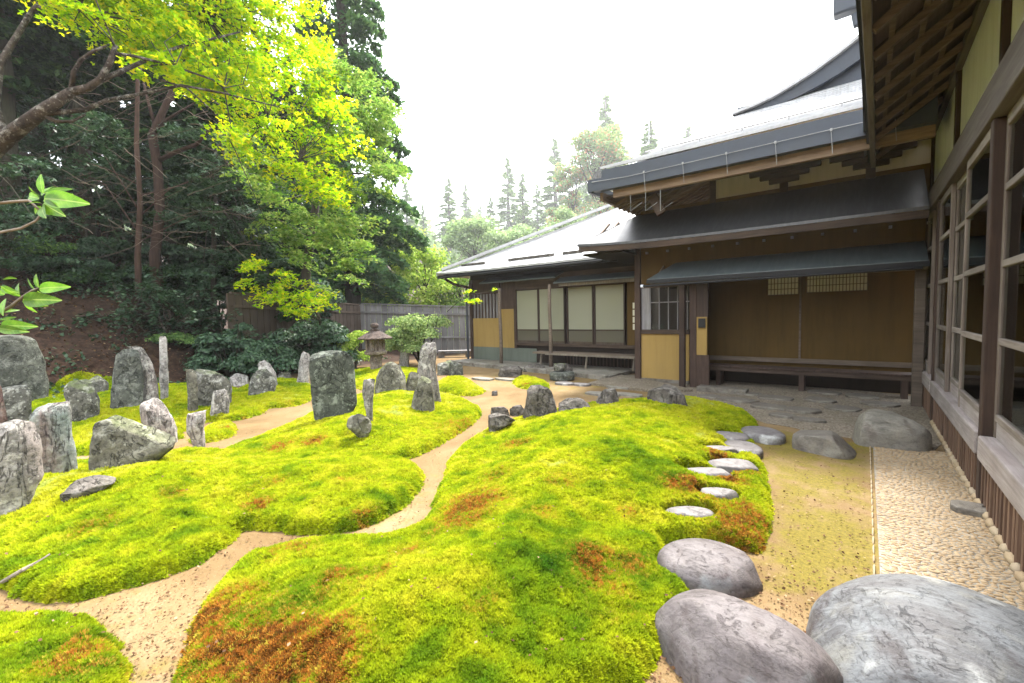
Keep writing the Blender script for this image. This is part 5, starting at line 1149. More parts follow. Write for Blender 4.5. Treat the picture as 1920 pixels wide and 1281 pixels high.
POS = ['beyond the left edge of the view', 'at the left edge above the tall dark slab', 'left of the sky gaps', 'deep in the wood behind the lichened limb', 'rising straight above the striped stone', 'deep in the wood above the pale curved stone', 'behind the crooked fork of the lichened limb', 'far back between the two nearest trunks', 'far back behind the forked brown tree', 'deep in the wood above the bushes', 'above the dark brown fence', 'deep behind the dark brown fence', 'with dark trunk above the right end of the brown fence', 'behind the tall cypress', 'far up the bank at the left edge', 'far back exactly behind the forked brown tree', 'far back behind the lichened limb', 'farthest back above the brown fence', 'farthest up the bank at the left']
for i, (px, dp, kd, sc) in enumerate(FOREST):
    place(kd, 'conifer_tree', 'dark conifer '+POS[i], 'tree', at(px, dp), i*1.3, sc, 'dark conifers on the bank')
place('con3', 'cypress_tree', 'tall green cypress whose edge stands against the white sky', 'tree', at(664, 19), .4, (1.25, 1.25, 1.5))
place('con3', 'cypress_tree', 'shorter pale cypress below and right of the tall one', 'tree', at(628, 25.5), 2.2, .85)
# thin reddish tree and forked tree
def bare_tree(name, label, px_pts, depth, radii, mat, seed, sub=()):
    P = [D(x, y, depth+dd) for (x, y, dd) in px_pts]; P[0] = np.array([P[0][0], P[0][1], float(terrain(P[0][0], P[0][1]))-.2])
    t = thing(name, label, 'tree', P[0]); mb = MB(); mb.tube(P, radii, 9, .12, seed)
    for pts, rd in sub: mb.tube([D(x, y, depth+dd) for x, y, dd in pts], rd, 7, .1, seed+1)
    part('trunk', mb, mat, t, smooth=True); return t, P
t1, _ = bare_tree('conifer_tree', 'thin straight reddish trunk with bare side twigs left of the forked tree', [(262, 610, 0), (258, 480, 0), (263, 380, 0), (256, 270, 0), (258, 150, 0), (262, -60, 0), (262, -250, 0)], 11.5, [.085, .07, .06, .055, .045, .035, .02], 'trunkr', 3,
  [([(257, 345+i*22, 0), (257+s*60, 325+i*14-a, .2), (257+s*150, 300+i*10-a, .5)], [.02, .013, .006]) for i, (s, a) in enumerate([(-1, 10), (1, -15), (-1, 60), (1, 12), (-1, 35), (1, -30)])])
t2, _ = bare_tree('forked_tree', 'thicker brown forked tree with twisting limbs behind the thin reddish trunk', [(298, 560, 0), (290, 480, 0), (300, 400, 0), (296, 320, 0), (286, 255, 0), (305, 210, 0), (322, 170, 0), (330, 60, 0), (340, -80, 0)], 12.5, [.17, .14, .12, .115, .12, .085, .06, .045, .03], 'trunkr', 5,
  [([(300, 300, 0), (330, 285, -.2), (370, 270, -.4), (395, 240, -.6)], [.07, .06, .05, .03]), ([(290, 250, 0), (312, 225, -.3), (345, 205, -.5), (370, 190, -.7)], [.05, .04, .03, .015]), ([(305, 215, 0), (318, 190, .2), (350, 160, .3), (380, 120, .5)], [.06, .05, .04, .02]), ([(290, 235, 0), (275, 180, .2), (262, 120, .2)], [.05, .035, .015])])
_tr = random.Random(8)
def twiggy(n, cx, cy, sx, sy, d0, d1):
    out = []
    for i in range(n):
        x, y = cx+_tr.uniform(-1, 1)*sx, cy+_tr.uniform(-1, 1)*sy; dx = _tr.choice((-1, 1))*_tr.uniform(50, 150); dy = _tr.uniform(-70, 60); k = _tr.uniform(d0, d1)
        ph = _tr.uniform(0, 6); am = _tr.uniform(4, 14); out.append(([(x+dx*t, y+dy*t+am*math.sin(ph+3.2*t)+_tr.uniform(-2, 2), k+.3*t) for t in [j/9 for j in range(10)]], [.0075*(1-.8*j/9) for j in range(10)]))
    return out
tw = thing('bare_undergrowth', 'tangle of fine bare pale twigs hanging in the dark wood below the maple', 'branches', D(300, 360, 10.8)); mb = MB()
for pts, rd in twiggy(110, 300, 300, 230, 160, 10.2, 12.0): mb.tube([D(x, y, dp) for x, y, dp in pts], rd, 5)
part('twigs', mb, 'benchw', tw)
def add_sprays(parent, mat, poly, depth, nsp, rad, nl, size, seed, kind='star', flat=.12, tilt=(0, 0, 0), name='crown', zmin=None):
    rr = np.random.default_rng(seed); P = np.array(poly, float); lo = P.min(0); hi = P.max(0); C = []; N = []
    while len(C) < nsp:
        x, y = rr.uniform(lo, hi)
        if inpoly(np.array([x]), np.array([y]), poly)[0] < 0: continue
        dp = depth(x, y)+rr.uniform(-1, 1)*depth.spread; c = D(x, y, dp); r_ = rad*rr.uniform(.55, 1.2)
        a = rr.uniform(0, 2*np.pi, nl); q = r_*rr.uniform(0, 1, nl)**.6; n0 = nrm(np.array([rr.normal()*.22+tilt[0], rr.normal()*.22+tilt[1], 1.])); ax = nrm(np.cross(n0, rr.normal(size=3))); ay = np.cross(n0, ax)
        c = c+ax*(q*np.cos(a)*1.25)[:, None]+ay*(q*np.sin(a)*.75)[:, None]+n0*(rr.normal(size=nl)*flat*r_-.25*q**2/r_)[:, None]
        C.append(c); N.append(nrm(n0+rr.normal(size=(nl, 3))*.42)); SPC.append((c.mean(0), ax, r_))
    V, q = leaves(np.concatenate(C), np.concatenate(N), size, kind, rr); return crown_obj(name, parent, V, q, mat)
SPC = []
class DF:
    def __init__(s, f, sp): s.f = f; s.spread = sp
    def __call__(s, x, y): return s.f(x, y)
# overhanging maple: lichened limb from the left
mp_base = D(-260, 620, 7.0); mp_base[2] = float(terrain(mp_base[0], mp_base[1]))-.2
mt_ = thing('maple_tree', 'bright yellow green maple whose lichened limb reaches in from the upper left', 'tree', mp_base)
mb = MB(); dd = lambda pts, d: [D(x, y, d+k) for x, y, k in pts]
mb.tube([mp_base]+dd([(-170, 430, -.2), (-90, 340, -.5), (-20, 285, -.8), (30, 245, -.9), (80, 208, -1.), (135, 172, -1.)], 7.), [0.204, 0.170, 0.136, 0.116, 0.095, 0.078, 0.061], 10, .12, 2)
mb.tube(dd([(135, 172, -1), (165, 165, -1), (188, 150, -1), (205, 120, -1), (217, 85, -1)], 7), [0.054, 0.048, 0.041, 0.034, 0.027], 8, .15, 3)
mb.tube(dd([(188, 150, -1), (225, 135, -.8), (262, 118, -.5), (330, 90, 0), (450, 60, .8)], 7), [0.034, 0.031, 0.027, 0.024, 0.014], 8, .15, 4)
mb.tube(dd([(134, 170, -1), (138, 135, -1.1), (152, 112, -1.1), (175, 96, -1.1), (200, 86, -1.1)], 7), [0.031, 0.027, 0.024, 0.020, 0.014], 7, .15, 5)
mb.tube(dd([(80, 212, -1), (120, 210, -.9), (160, 206, -.8), (200, 188, -.6), (270, 175, -.3), (340, 160, 0), (420, 175, .4), (520, 200, 1.)], 7), [0.041, 0.034, 0.031, 0.027, 0.024, 0.020, 0.017, 0.010], 7, .15, 6)
mb.tube(dd([(80, 215, -1), (105, 228, -.9), (135, 228, -.9), (160, 215, -.8)], 7), [0.034, 0.027, 0.020, 0.014], 7, .15, 7)
mb.tube(dd([(217, 100, -1), (250, 105, -.8), (320, 122, -.3), (400, 150, .3), (470, 215, 1.), (520, 300, 1.4)], 7), [0.020, 0.020, 0.019, 0.015, 0.011, 0.005], 6, .1, 8)
mb.tube(dd([(300, 150, -.3), (350, 165, 0), (400, 210, .3), (440, 280, .6), (470, 350, .8), (500, 420, 1.)], 7), [0.017, 0.015, 0.012, 0.010, 0.007, 0.004], 6, .1, 9)
mb.tube(dd([(10, 262, -.8), (-10, 200, -.6), (0, 120, -.3), (60, 20, .2), (150, -60, .8)], 7), [0.061, 0.054, 0.048, 0.034, 0.020], 7, .1, 10)
mb.tube(dd([(60, 20, .2), (200, -20, .8), (380, -40, 1.5), (560, 20, 2.4)], 7), [0.034, 0.027, 0.020, 0.010], 7, .1, 11)
part('trunk', mb, 'trunkl', mt_, smooth=True)
MPOLY = [(60, -60), (110, 20), (190, 62), (215, 85), (290, 140), (350, 170), (400, 200), (450, 225), (430, 255), (470, 300), (500, 330), (545, 325), (640, 395), (655, 380), (660, 330), (665, 280), (650, 210), (620, 140), (600, 60), (585, 0), (600, -120), (500, -420), (100, -420)]
add_sprays(mt_, 'maple', MPOLY, DF(lambda x, y: 6.7+max(0, x-150)*.0065, 1.1), 400, .42, 115, .075, 21, tilt=(-.1, .25, 0))
mb = MB(); hub = [D(217, 90, 6), D(330, 120, 6.6), D(420, 165, 7.4), D(500, 230, 8.2), D(380, 20, 7.8), D(250, -60, 7.2), D(560, 300, 8.8), D(150, 20, 6.6)]; mrr = np.random.default_rng(5)
for k, (c, ax, r_) in enumerate(SPC):
    h0 = min(hub, key=lambda h: np.linalg.norm(h-c)); mid_ = h0*.45+c*.55+mrr.normal(size=3)*.10
    mb.tube([h0, mid_, c+ax*0, c+ax*r_*.7], [.011, .008, .005, .002], 4)
    if k % 2: mb.tube([c, c-ax*r_*.8], [.004, .002], 4)
part('twigs', mb, 'trunk', mt_)
m2 = thing('maple_tree', 'paler maple with soft green layered sprays between the bright one and the white sky', 'tree', at(560, 13))
mb = MB(); b2 = np.array(at(560, 13)); mb.tube([b2, D(575, 500, 13), D(590, 400, 13), D(600, 300, 12.8), D(620, 200, 12.6)], [.16, .13, .11, .08, .04], 8, .1, 12)
for (x, y) in ((700, 190), (730, 330), (680, 420), (520, 360), (640, 110), (480, 430)): mb.tube([D(595, 360, 13), D((595+x)/2, (360+y)/2-20, 12.7), D(x, y, 12.4)], [.05, .03, .01], 6)
part('trunk', mb, 'trunk', m2, smooth=True)
add_sprays(m2, 'maple2', [(590, 60), (640, 110), (690, 130), (728, 175), (738, 230), (720, 270), (748, 320), (735, 365), (690, 350), (670, 400), (630, 385), (600, 320), (600, 200)], DF(lambda x, y: 11.2, 1.4), 75, .46, 110, .09, 22)
add_sprays(m2, 'maple2', [(430, 235), (520, 320), (640, 395), (705, 410), (660, 470), (560, 430), (450, 330)], DF(lambda x, y: 10.5, 1.2), 40, .42, 90, .085, 25)
m3 = thing('maple_sapling', 'low maple sprays hanging in front of the dark bushes and brown fence', 'tree', at(610, 12.2))
mb = MB(); b3 = np.array(at(610, 12.2)); mb.tube([b3, D(600, 600, 12), D(580, 560, 11.8), D(540, 530, 11.6)], [.05, .04, .03, .01], 7); mb.tube([D(600, 600, 12), D(560, 580, 11.6), D(500, 545, 11.3)], [.03, .02, .008], 6); part('trunk', mb, 'trunk', m3)
add_sprays(m3, 'maple', [(440, 480), (520, 500), (560, 520), (640, 560), (620, 600), (560, 590), (480, 560), (450, 520)], DF(lambda x, y: 11.4, .5), 34, .36, 70, .08, 23)
add_sprays(m3, 'maple2', [(500, 380), (600, 400), (690, 450), (660, 540), (600, 550), (560, 480), (480, 420)], DF(lambda x, y: 12.5, .8), 40, .42, 80, .10, 24)

def understory(label, base, trunk_pts, mat, poly, depth, sp, nsp, rad, nl, size, seed):
    b = np.array(at(*base)); t = thing('evergreen_tree', label, 'tree', b, 'dark layered evergreens under the conifers'); mb = MB()
    P = [b]+[D(x, y, base[1]) for x, y in trunk_pts]; mb.tube(P, list(np.linspace(.10, .02, len(P))), 7, .1, seed); rr = np.random.default_rng(seed)
    for k in range(22):
        a = P[rr.integers(1, len(P))]; x, y = rr.uniform(np.min(poly, 0), np.max(poly, 0)); e = D(x, y, depth+rr.uniform(-sp, sp)); mb.tube([a, (a+e)/2+np.array([0, 0, .15]), e], [.022, .014, .004], 5)
    part('trunk', mb, 'trunk', t); add_sprays(t, mat, poly, DF(lambda x, y: depth, sp), nsp, rad, nl, size, seed)
understory('dark layered evergreen filling the gap left of the thin reddish trunk', (150, 13), [(160, 450), (150, 300), (140, 180)], 'under', [(60, 180), (250, 200), (250, 480), (180, 560), (60, 500), (20, 330)], 12.8, 1.2, 80, .5, 90, .09, 301)
understory('dark layered evergreen with fine leaves right of the forked brown tree', (400, 14), [(400, 480), (405, 380), (410, 260)], 'under', [(310, 230), (450, 240), (540, 330), (560, 450), (470, 560), (330, 500), (310, 380)], 13.2, 1.4, 110, .5, 90, .09, 302)
understory('dark layered evergreen at the left edge below the lichened limb', (-10, 10.5), [(0, 480), (-10, 400), (-30, 300)], 'under', [(-80, 280), (60, 300), (110, 420), (60, 520), (-60, 540)], 10.5, .9, 50, .42, 80, .08, 303)
understory('leafy evergreen with yellowish lit leaves low between fence and dark mass', (470, 15.5), [(470, 520), (475, 460)], 'lime', [(420, 440), (560, 430), (600, 520), (500, 560), (430, 540)], 16.0, .8, 22, .4, 60, .10, 304)

# shrubs
def shrub(name, label, px, depth, w, h, mat, seed, n=5200, size=.07, stems=6, z=None, cat='shrub', lumps=14, group=None, gap=.5, twig='trunk'):
    rr = np.random.default_rng(seed); b = np.array(at(px, depth)); t = thing(name, label, cat, b, group); mb = MB(); C = []; N = []
    for i in range(stems):
        a = rr.uniform(0, 6.28); e = b+np.array([math.cos(a)*w*rr.uniform(.2, .8), math.sin(a)*w*rr.uniform(.2, .8), h*rr.uniform(.5, .9)]); m = (b+e)/2+rr.normal(size=3)*w*.1
        mb.tube([b+rr.normal(size=3)*.03, m, e], [.03*h**.5, .02, .007], 6)
    part('stem', mb, twig, t)
    for i in range(lumps):
        a = rr.uniform(0, 6.28); r_ = w*math.sqrt(rr.random())*.8; zz = h*(.3+.55*rr.random())*(1-.35*(r_/w)**2); c0 = b+np.array([math.cos(a)*r_, math.sin(a)*r_, zz]); s = w*rr.uniform(.28, .46)
        m = n//lumps; d = nrm(rr.normal(size=(m, 3))); d[:, 2] = np.abs(d[:, 2])*.9-.15; q = s*rr.uniform(gap, 1.05, m)
        C.append(c0+d*q[:, None]*np.array([1, 1, .8])); N.append(nrm(d+np.array([0, 0, .6])+rr.normal(size=(m, 3))*.5))
    V, q = leaves(np.concatenate(C), np.concatenate(N), size, 'leaf', rr); crown_obj('crown', t, V, q, mat); return t
shrub('azalea_bush', 'round pale green azalea bush in front of the grey fence', 787, 13.2, 1.1, 1.95, 'shrub', 61, 9000, .07, lumps=24)
shrub('azalea_bush', 'rounded yellow green bush just left behind the stone lantern', 660, 12.6, .72, 1.28, 'lime', 62, 5200, .055, lumps=16)
shrub('camellia_bush', 'big dark blue green bush behind the slender pale topped stone', 585, 12.2, 1.15, 1.5, 'under', 63, 9000, .085, lumps=22)
shrub('camellia_bush', 'dark low bush above the two pale pointed rocks', 490, 10.6, .85, .95, 'under', 64, 6000, .075, lumps=16)
shrub('camellia_bush', 'dark bush below the brown board fence behind the clustered rocks', 430, 11.3, .9, .9, 'under', 65, 5000, .075, lumps=14)
shrub('camellia_bush', 'dark bushy evergreen rising between brown fence and cypress', 560, 15.2, 1.3, 3.1, 'under', 66, 9000, .11, lumps=20)
shrub('camellia_bush', 'very dark evergreen mass before the maple trunk', 520, 14.0, 1.5, 4.2, 'conif', 67, 12000, .12, lumps=26)
shrub('fern_clump', 'low green growth at the foot of the thin pillar stone', 335, 11.3, .6, .45, 'bush', 68, 2500, .06, lumps=10, cat='fern')
shrub('fern_clump', 'green growth on the bank left of the pale curved stone', 170, 11.8, .9, .55, 'conif', 69, 3500, .08, lumps=12, cat='fern')
shrub('fern_clump', 'green tufts on the bank above the striped stone', 110, 12.2, .9, .5, 'bush', 70, 2500, .07, lumps=12, cat='fern')
shrub('small_bush', 'dim leafy bush high on the bank at the left edge', 40, 13.8, 1.1, 1.6, 'under', 71, 5000, .10, lumps=16)
shrub('small_bush', 'dim leafy bush high on the bank behind the two big leaf twigs', 150, 14.5, 1.2, 1.8, 'under', 72, 5000, .10, lumps=16)
shrub('small_bush', 'dark leafy bush on the bank left of the thin reddish trunk', 215, 13.0, .8, 1.4, 'under', 73, 4500, .09, lumps=14)
shrub('small_bush', 'dim leafy bush at the bank top far left of the view', -120, 12.5, 1.4, 2.0, 'under', 74, 5000, .11, lumps=16)
shrub('small_bush', 'dark undergrowth bush high on the bank between the trunks', 250, 17.5, 2.0, 3.2, 'under', 77, 7000, .12, lumps=20)
shrub('small_bush', 'dark undergrowth bush highest up the bank', 90, 18.0, 2.2, 3.2, 'under', 78, 7000, .12, lumps=20)
shrub('small_bush', 'dark undergrowth bush behind the forked brown tree', 340, 14.5, 1.3, 2.2, 'under', 75, 6000, .10, lumps=18)
shrub('small_bush', 'dark undergrowth bush between forked tree and brown fence', 410, 15.5, 1.4, 2.8, 'under', 76, 7000, .11, lumps=18)
shrub('small_bush', 'low dark shrub on the bare slope left of the striped stone tops', 130, 11.6, .8, .7, 'under', 86, 4000, .08, lumps=14)
shrub('small_bush', 'low dark shrub on the slope behind the very tall broad slab', 60, 12.6, .9, .9, 'under', 87, 4500, .08, lumps=14)
shrub('small_bush', 'dark bush covering the left end of the brown fence', 425, 11.0, .8, 1.7, 'under', 79, 6000, .08, lumps=16)
shrub('small_bush', 'dark fine leaved bush on the slope above the thin pillar stone', 300, 13.2, 1.0, 1.2, 'conif', 80, 6000, .08, lumps=16)
shrub('small_bush', 'low dark bush on the slope above the pale curved stone', 225, 12.4, .8, .8, 'under', 85, 4000, .08, lumps=14)
# twisted rhododendrons
def rhodo(label, px, depth, h, seed, n=5):
    rr = np.random.default_rng(seed); b = np.array(at(px, depth)); t = thing('rhododendron', label, 'shrub', b, 'twisted rhododendrons on the bank'); mb = MB(); tips = []
    for i in range(n):
        a = rr.uniform(0, 6.28); grow(mb, b+rr.normal(size=3)*.06, nrm(np.array([math.cos(a)*.6, math.sin(a)*.6, 1.])), h*.5, .035, 2, rr, tips, .1, 1.0)
    part('stem', mb, 'trunkl', t)
    C = []; N = []
    for p, d in tips:
        m = 16; q = nrm(rr.normal(size=(m, 3))+np.array([0, 0, .5])); C.append(p+q*rr.uniform(.04, .16, m)[:, None]); N.append(nrm(q*.5+np.array([0, 0, 1.])+rr.normal(size=(m, 3))*.3))
    V, q = leaves(np.concatenate(C), np.concatenate(N), .10, 'leaf', rr); crown_obj('crown', t, V, q, 'under')
rhodo('twisted pale stemmed rhododendron just behind the pale curved stone', 245, 11.0, 1.9, 81); rhodo('twisted rhododendron with bare tangled stems behind the thin pillar stone', 315, 11.4, 2.1, 82, 6); rhodo('broad rhododendron above the clustered rocks', 375, 11.9, 2.0, 83, 6); rhodo('rhododendron with knotted pale stems before the brown board fence', 470, 12.6, 1.7, 84)

# trees beyond the fence
TREES['rd1'] = None
def round_tree(name, label, px, depth, top_py, w, mat, seed, n=9000, size=.12, lumps=26, trunk='trunk', low=.25, group=None):
    rr = np.random.default_rng(seed); b = np.array(at(px, depth)); h = float(D(px, top_py, depth)[2]-b[2]); t = thing(name, label, 'tree', b, group); mb = MB(); tips = []
    mb.tube([b+np.array([0, 0, -.2]), b+np.array([.1, 0, h*.3]), b+np.array([-.1, .1, h*.6]), b+np.array([0, 0, h*.85])], [.02*h, .016*h, .01*h, .004*h], 8)
    C = []; N = []
    for i in range(lumps):
        a = rr.uniform(0, 6.28); zt = low+(1-low)*rr.random()**.8; r_ = w*math.sqrt(rr.random())*(1-.75*(zt-low)/(1-low))**.6; c0 = b+np.array([math.cos(a)*r_, math.sin(a)*r_, h*zt*.93]); s = w*rr.uniform(.2, .36)
        mb.tube([b+np.array([0, 0, h*zt*.6]), (b+np.array([0, 0, h*zt*.6])+c0)/2+rr.normal(size=3)*.05*w, c0], [.006*h, .004*h, .002*h], 5)
        m = n//lumps; d = nrm(rr.normal(size=(m, 3))); q = s*rr.uniform(.45, 1.1, m); C.append(c0+d*q[:, None]*np.array([1.1, 1.1, .6])); N.append(nrm(d+np.array([0, 0, .8])+rr.normal(size=(m, 3))*.5))
    part('trunk', mb, trunk, t); V, q = leaves(np.concatenate(C), np.concatenate(N), size, 'leaf', rr); crown_obj('crown', t, V, q, mat); return t
grp = 'light green trees beyond the grey fence'
round_tree('young_tree', 'feathery pale green tree rising above the left part of the grey fence', 748, 23, 418, 2.6, 'lime', 101, 9000, .14, 30, low=.1)
round_tree('young_tree', 'airy yellow green tree above the middle of the grey fence', 800, 21, 455, 2.2, 'lime', 102, 8000, .13, 28, low=.1)
round_tree('young_tree', 'low lime green tree behind the fence next to the veranda wing corner', 865, 22, 500, 1.9, 'maple2', 103, 7000, .13, 24, low=.05)
round_tree('young_tree', 'mid green tree between the cypress and the pale feathery one', 700, 22, 440, 2.0, 'lime', 104, 7000, .13, 24, low=.05)
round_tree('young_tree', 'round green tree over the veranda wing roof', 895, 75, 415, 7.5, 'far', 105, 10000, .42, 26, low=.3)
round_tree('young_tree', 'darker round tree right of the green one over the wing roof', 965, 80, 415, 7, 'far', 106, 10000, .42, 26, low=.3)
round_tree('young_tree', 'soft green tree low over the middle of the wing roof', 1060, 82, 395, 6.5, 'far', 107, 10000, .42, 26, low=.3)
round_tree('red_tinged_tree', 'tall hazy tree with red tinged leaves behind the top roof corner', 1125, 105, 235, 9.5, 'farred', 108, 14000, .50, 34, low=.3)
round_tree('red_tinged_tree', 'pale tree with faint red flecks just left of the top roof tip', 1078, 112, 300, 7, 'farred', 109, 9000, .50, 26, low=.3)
FAR = [(770, 345, 46, 'far1'), (800, 385, 52, 'far2'), (848, 338, 48, 'far1'), (880, 350, 58, 'far2'), (925, 372, 50, 'far1'), (958, 300, 56, 'far2'), (985, 330, 50, 'far2'), (1012, 350, 60, 'far1'), (1045, 265, 54, 'far2'), (1140, 190, 48, 'far2'), (1160, 240, 52, 'far1'), (1218, 235, 44, 'far1'), (1290, 245, 52, 'far2'), (720, 400, 55, 'far1'), (905, 385, 66, 'far1'), (1100, 290, 62, 'far1')]
FL_ = ['first thin conifer right of the cypress', 'short thin conifer second from the cypress', 'broad hazy conifer above the pale feathery tree', 'slim hazy conifer right of the broad one', 'low hazy conifer above the round green tree', 'tall thin conifer in the middle of the sky gap', 'thin bare stemmed conifer beside the tallest middle one', 'faint conifer between the thin ones', 'tall bare stemmed conifer left of the red tinged tree', 'very tall faint conifer above the top roof corner', 'faint broad conifer behind the red tinged tree', 'dark tipped conifer peeping over the top roof', 'faint conifer tip over the middle of the top roof', 'hazy conifer close against the cypress edge', 'faintest low conifer over the wing roof', 'faint conifer behind the red flecked tree']
for i, (px, ty, dp, kd) in enumerate(FAR):
    dp *= 3.0
    b = at(px, dp); h = float(D(px, ty, dp)[2])-b[2]; s = h/(18 if kd == 'far1' else 20)
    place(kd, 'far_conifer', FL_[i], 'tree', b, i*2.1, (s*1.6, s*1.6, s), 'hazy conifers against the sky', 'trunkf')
# far-off wood closing the horizon
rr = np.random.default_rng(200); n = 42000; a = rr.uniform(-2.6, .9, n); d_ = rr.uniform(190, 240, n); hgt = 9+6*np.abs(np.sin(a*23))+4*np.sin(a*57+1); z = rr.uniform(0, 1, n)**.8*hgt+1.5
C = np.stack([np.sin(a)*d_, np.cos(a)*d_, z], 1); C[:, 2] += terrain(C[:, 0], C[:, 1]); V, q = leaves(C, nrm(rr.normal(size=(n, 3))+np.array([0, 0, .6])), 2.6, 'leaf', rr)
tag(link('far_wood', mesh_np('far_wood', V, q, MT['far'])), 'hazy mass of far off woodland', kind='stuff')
pm = D(1218, 560, 130); mk = thing('radio_mast', 'very faint thin mast standing in the haze above the top roof', 'mast', (pm[0], pm[1], 0)); hm = min(80., float(D(1218, 85, 130)[2]))
mb = MB(); mb.tube([(pm[0], pm[1], 0), (pm[0], pm[1], hm)], [.3, .15], 8)
part('pole', mb, 'wire', mk); mb = MB(); [mb.bar((pm[0]-1.2, pm[1], hm-.8-2*k), (pm[0]+1.2, pm[1], hm-.8-2*k), .1, .1) for k in range(3)]; part('crossarm', mb, 'wire', mk)

# ------------------------------------------------------------------ leafy twigs close to the left edge
def big_leaf_mesh():
    n = 9; V = []; 
    for i in range(n):
        t = i/(n-1); w = .5*.42*math.sin(math.pi*min(1, t*.93+.05))**.8*(1-.25*t); x = t; z = -.25*(t-.3)**2
        V += [(x, -w, z+.10*w*2), (x, 0, z), (x, w, z+.10*w*2)]
    Fc = []
    for i in range(n-1):
        a = i*3; Fc += [(a, a+3, a+4, a+1), (a+1, a+4, a+5, a+2)]
    me = bpy.data.meshes.new('leaf'); me.from_pydata(V, [], Fc); me.materials.append(MT['bigleaf']); me.polygons.foreach_set('use_smooth', [True]*len(me.polygons)); return me
m = NB('fresh_leaf'); tc = m.n('TexCoord'); sp_ = m.n('SeparateXYZ'); m.l(tc.outputs['Object'], sp_.inputs[0]); ay = m.math('ABSOLUTE', sp_.outputs[1])
rib = m.ramp(ay, [(.006, 1.), (.014, 0.)]); wv = m.math('FRACT', m.math('MULTIPLY', m.math('SUBTRACT', sp_.outputs[0], m.math('MULTIPLY', ay, 1.1)), 9.)); vein = m.ramp(wv, [(0., 1.), (.10, 0.)])
c = m.ramp(m.noise(tc.outputs['Object'], 3, 4), [(.3, (.055, .17, .012)), (.7, (.16, .32, .02))]); c = m.mix(1., c, m.ramp(m.rnd(), [(0, .65), (1, 1.2)]), 'MULTIPLY')
c = m.mix(m.math('MAXIMUM', m.math('MULTIPLY', rib, .8), m.math('MULTIPLY', vein, .35)), c, (.36, .46, .12))
d = m.pbr(c, .42, m.bump(vein, .3, .01), .4); t_ = m.n('BsdfTranslucent'); m.l(c, t_.inputs[0]); ms = m.n('MixShader'); ms.inputs[0].default_value = .42; m.l(d, ms.inputs[1]); m.l(t_.outputs[0], ms.inputs[2]); MT['bigleaf'] = m.end(ms.outputs[0])
BL = big_leaf_mesh()
def twig(label, path, rad, lv, depth):
    P = [Vector(D(x, y, depth+k)) for x, y, k in path]; t = thing('leafy_twig', label, 'twig', P[0], 'fresh twigs of the bush at the left edge')
    mb = MB(); mb.tube(P, [q*1.7 for q in rad], 7); part('stem', mb, 'log', t, smooth=True)
    for (x, y, ex_, ey, dk, wd_) in lv:
        a = Vector(D(x, y, depth)); b = Vector(D(ex_, ey, depth+dk)); v = b-a; L = v.length
        xax = v.normalized(); up = Vector((0, 0, 1)) if wd_ > 0 else -Vector(_f); yax = up.cross(xax).normalized(); zax = xax.cross(yax)
        o = bpy.data.objects.new('leaf', BL); COL.objects.link(o); o.parent = t
        Mx = Matrix((xax, yax, zax)).transposed().to_4x4(); Mx.translation = a-P[0]; s = Matrix.Diagonal((L, L*abs(wd_), L, 1)); o.matrix_local = Mx @ s
twig('two pronged twig with a fan of fresh green leaves, upper one at the left edge', [(-60, 382, -.05), (0, 381, 0), (30, 378, 0), (55, 376, 0), (75, 395, 0)], [.0035, .003, .0028, .0026, .002],
  [(80, 362, 72, 325, .0, -1.1), (80, 372, 152, 378, -.06, -.8), (82, 362, 134, 352, .03, -.7), (80, 380, 112, 402, -.05, -.9), (72, 372, 45, 366, .04, -.8), (75, 380, 48, 380, -.05, -.6), (80, 385, 78, 405, -.06, -1.0), (84, 372, 128, 362, -.03, -.6), (82, 384, 104, 395, .03, -.8), (78, 366, 100, 345, .05, -.8), (74, 368, 52, 352, -.04, -.8), (83, 378, 122, 392, .06, -.7), (76, 388, 60, 402, .03, -.8)], 1.5)
twig('thin bent twig below the upper leaf fan', [(-50, 440, 0), (0, 436, 0), (40, 428, 0), (68, 414, 0), (80, 396, 0)], [.003, .0026, .0024, .002, .0016], [(78, 398, 92, 403, 0, -.5)], 1.5)
twig('lower twig with spreading fresh green leaves at the left edge', [(-40, 640, 0), (-5, 590, 0), (20, 575, 0), (38, 560, 0), (60, 545, 0), (72, 540, 0)], [.0035, .003, .003, .0025, .002, .0015],
  [(72, 540, 64, 513, .0, -.9), (72, 540, 98, 530, .02, -.7), (72, 541, 120, 537, -.05, -.7), (66, 545, 48, 521, .0, -.35), (40, 562, 100, 562, -.06, -.75), (40, 560, 78, 553, .03, -.6), (42, 565, 80, 573, -.04, -.6), (38, 556, 0, 539, -.05, -.8), (8, 552, -30, 540, 0, -.9), (10, 560, 0, 590, -.04, -.9), (5, 524, 28, 520, .05, -.7), (0, 610, 55, 612, -.06, -.6), (0, 600, 30, 594, .02, -.7), (-5, 615, 40, 622, -.06, -.5), (0, 540, 28, 548, -.02, -.9), (70, 546, 92, 556, .04, -.8), (36, 556, 30, 528, .03, -.7), (44, 566, 68, 588, .03, -.8), (-8, 600, -20, 560, .02, -.8), (2, 585, 38, 580, .04, -.7)], 1.5)
# leafy maple sprig hanging at the wing corner
sp = thing('maple_sprig', 'small yellow maple sprig hanging in front of the veranda wing corner', 'twig', D(840, 555, 9.5))
part('stem', MB().tube([D(838, 585, 9.7), D(860, 565, 9.5), D(885, 552, 9.4), D(925, 546, 9.4)], [.008, .006, .005, .003], 5), 'trunk', sp)
add_sprays(sp, 'maple', [(868, 552), (884, 540), (932, 541), (918, 552), (890, 566), (872, 566)], DF(lambda x, y: 9.4, .15), 9, .12, 20, .045, 31)

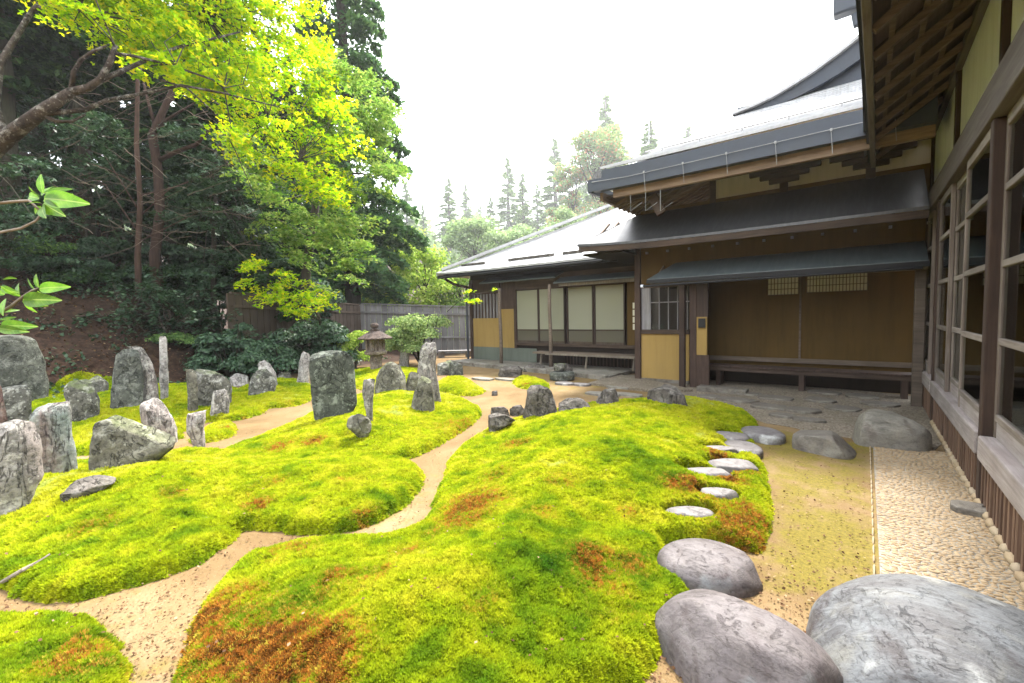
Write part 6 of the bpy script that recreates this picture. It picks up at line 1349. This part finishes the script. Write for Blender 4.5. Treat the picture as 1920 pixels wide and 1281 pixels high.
# ------------------------------------------------------------------ litter
rr = np.random.default_rng(77); pts = []
lp_ = np.array([G(rr.uniform(0, 1640), rr.uniform(700, 1281)) for _ in range(6000)]); lh = mound_h(lp_[:, 0], lp_[:, 1]); keep = (lh <= 0) | (rr.random(6000) < .05)
lp_ = lp_[keep]; lh = lh[keep]; C = np.stack([lp_[:, 0], lp_[:, 1], np.where(lh > 0, lh+.025, .012)], 1); V, q = leaves(C, nrm(rr.normal(size=(len(C), 3))*.4+np.array([0, 0, 1.])), .016, 'leaf', rr)
tag(link('leaf_litter', mesh_np('leaf_litter', V, q, MT['litter'])), 'tiny fallen leaves and bits scattered over sand and moss', kind='stuff')
bx = rr.uniform(-22, -12, 9000); by = rr.uniform(-4, 8, 9000); k = (-bx-11.9-.12*by) > 0; bx = bx[k]; by = by[k]
C = np.stack([bx, by, terrain(bx, by)+.02], 1); V, q = leaves(C, nrm(rr.normal(size=(len(C), 3))*.5+np.array([0, 0, 1.])), .05, 'leaf', rr)
tag(link('bank_litter', mesh_np('bank_litter', V, q, MT['litter'])), 'brown fallen leaves covering the shaded bank', kind='stuff')
gx = rr.uniform(-22, -11, 26000); gy = rr.uniform(-5, 9, 26000); k = ((-gx-11.2-.12*gy) > 0) & (n2(gx, gy, .9, 3, 60.)+.25*n2(gx, gy, 3., 2, 61.) > .02); gx = gx[k]; gy = gy[k]
C = np.stack([gx, gy, terrain(gx, gy)+rr.uniform(.02, .16, len(gx))], 1); V, q = leaves(C, nrm(rr.normal(size=(len(C), 3))*.7+np.array([0, 0, 1.])), .085, 'leaf', rr)
tag(link('ground_cover', mesh_np('ground_cover', V, q, MT['under'])), 'low dark green ground cover patches on the bank', kind='stuff')
# grit on the sand
gp_ = np.array([G(x, y) for x, y in zip(rr.uniform(0, 1640, 16000), 760+520*rr.random(16000)**.8)]); hh = mound_h(gp_[:, 0], gp_[:, 1]); gp_ = gp_[(hh <= 0) & (gp_[:, 0] < .05)]
sc_ = rr.uniform(.0015, .004, len(gp_)); oc = np.array([[1, 0, 0], [0, 1, 0], [-1, 0, 0], [0, -1, 0], [0, 0, .8]]); ang = rr.uniform(0, 6.28, len(gp_))
ca_, sa_ = np.cos(ang)[:, None], np.sin(ang)[:, None]; ox = (oc[None, :, 0]*ca_-oc[None, :, 1]*sa_*.8)*sc_[:, None]; oy = (oc[None, :, 0]*sa_+oc[None, :, 1]*ca_*.8)*sc_[:, None]; oz = oc[None, :, 2]*sc_[:, None]
V = np.stack([gp_[:, 0:1]+ox, gp_[:, 1:2]+oy, oz+.004+np.zeros_like(ox)], -1).reshape(-1, 3); b_ = np.arange(len(gp_))[:, None]*5
q = np.concatenate([b_+np.array([[i, (i+1) % 4, 4]]) for i in range(4)])
tag(link('grit', mesh_np('grit', V, q, MT['litter'])), 'fine grit strewn over the sand paths', kind='stuff')
p0, p1, p2 = foot(2, 1100), foot(45, 1078), foot(95, 1052)
o = part('fallen_branch', MB().tube([p0+[0, 0, .02], p1+[0, 0, .03], p2+[0, 0, .04]], [.014, .011, .006], 7, .2, 4), 'log'); tag(o, 'thin bleached fallen branch lying on the moss at the left edge', 'branch')

# ------------------------------------------------------------------ haze
hb = MB().box((-262, -262, -1.2), (262, 262, 85)); me = bpy.data.meshes.new('haze'); me.from_pydata(hb.v, [], hb.f)
hm_ = bpy.data.materials.new('haze'); hm_.use_nodes = True; t = hm_.node_tree; t.nodes.clear(); ou = t.nodes.new('ShaderNodeOutputMaterial'); pv = t.nodes.new('ShaderNodeVolumePrincipled')
pv.inputs['Color'].default_value = (.95, .97, 1, 1); pv.inputs['Density'].default_value = .0008; pv.inputs['Anisotropy'].default_value = .3
t.links.new(pv.outputs[0], ou.inputs['Volume']); me.materials.append(hm_); ho = link('haze', me); tag(ho, 'pale mist in the air over the whole garden', kind='stuff')
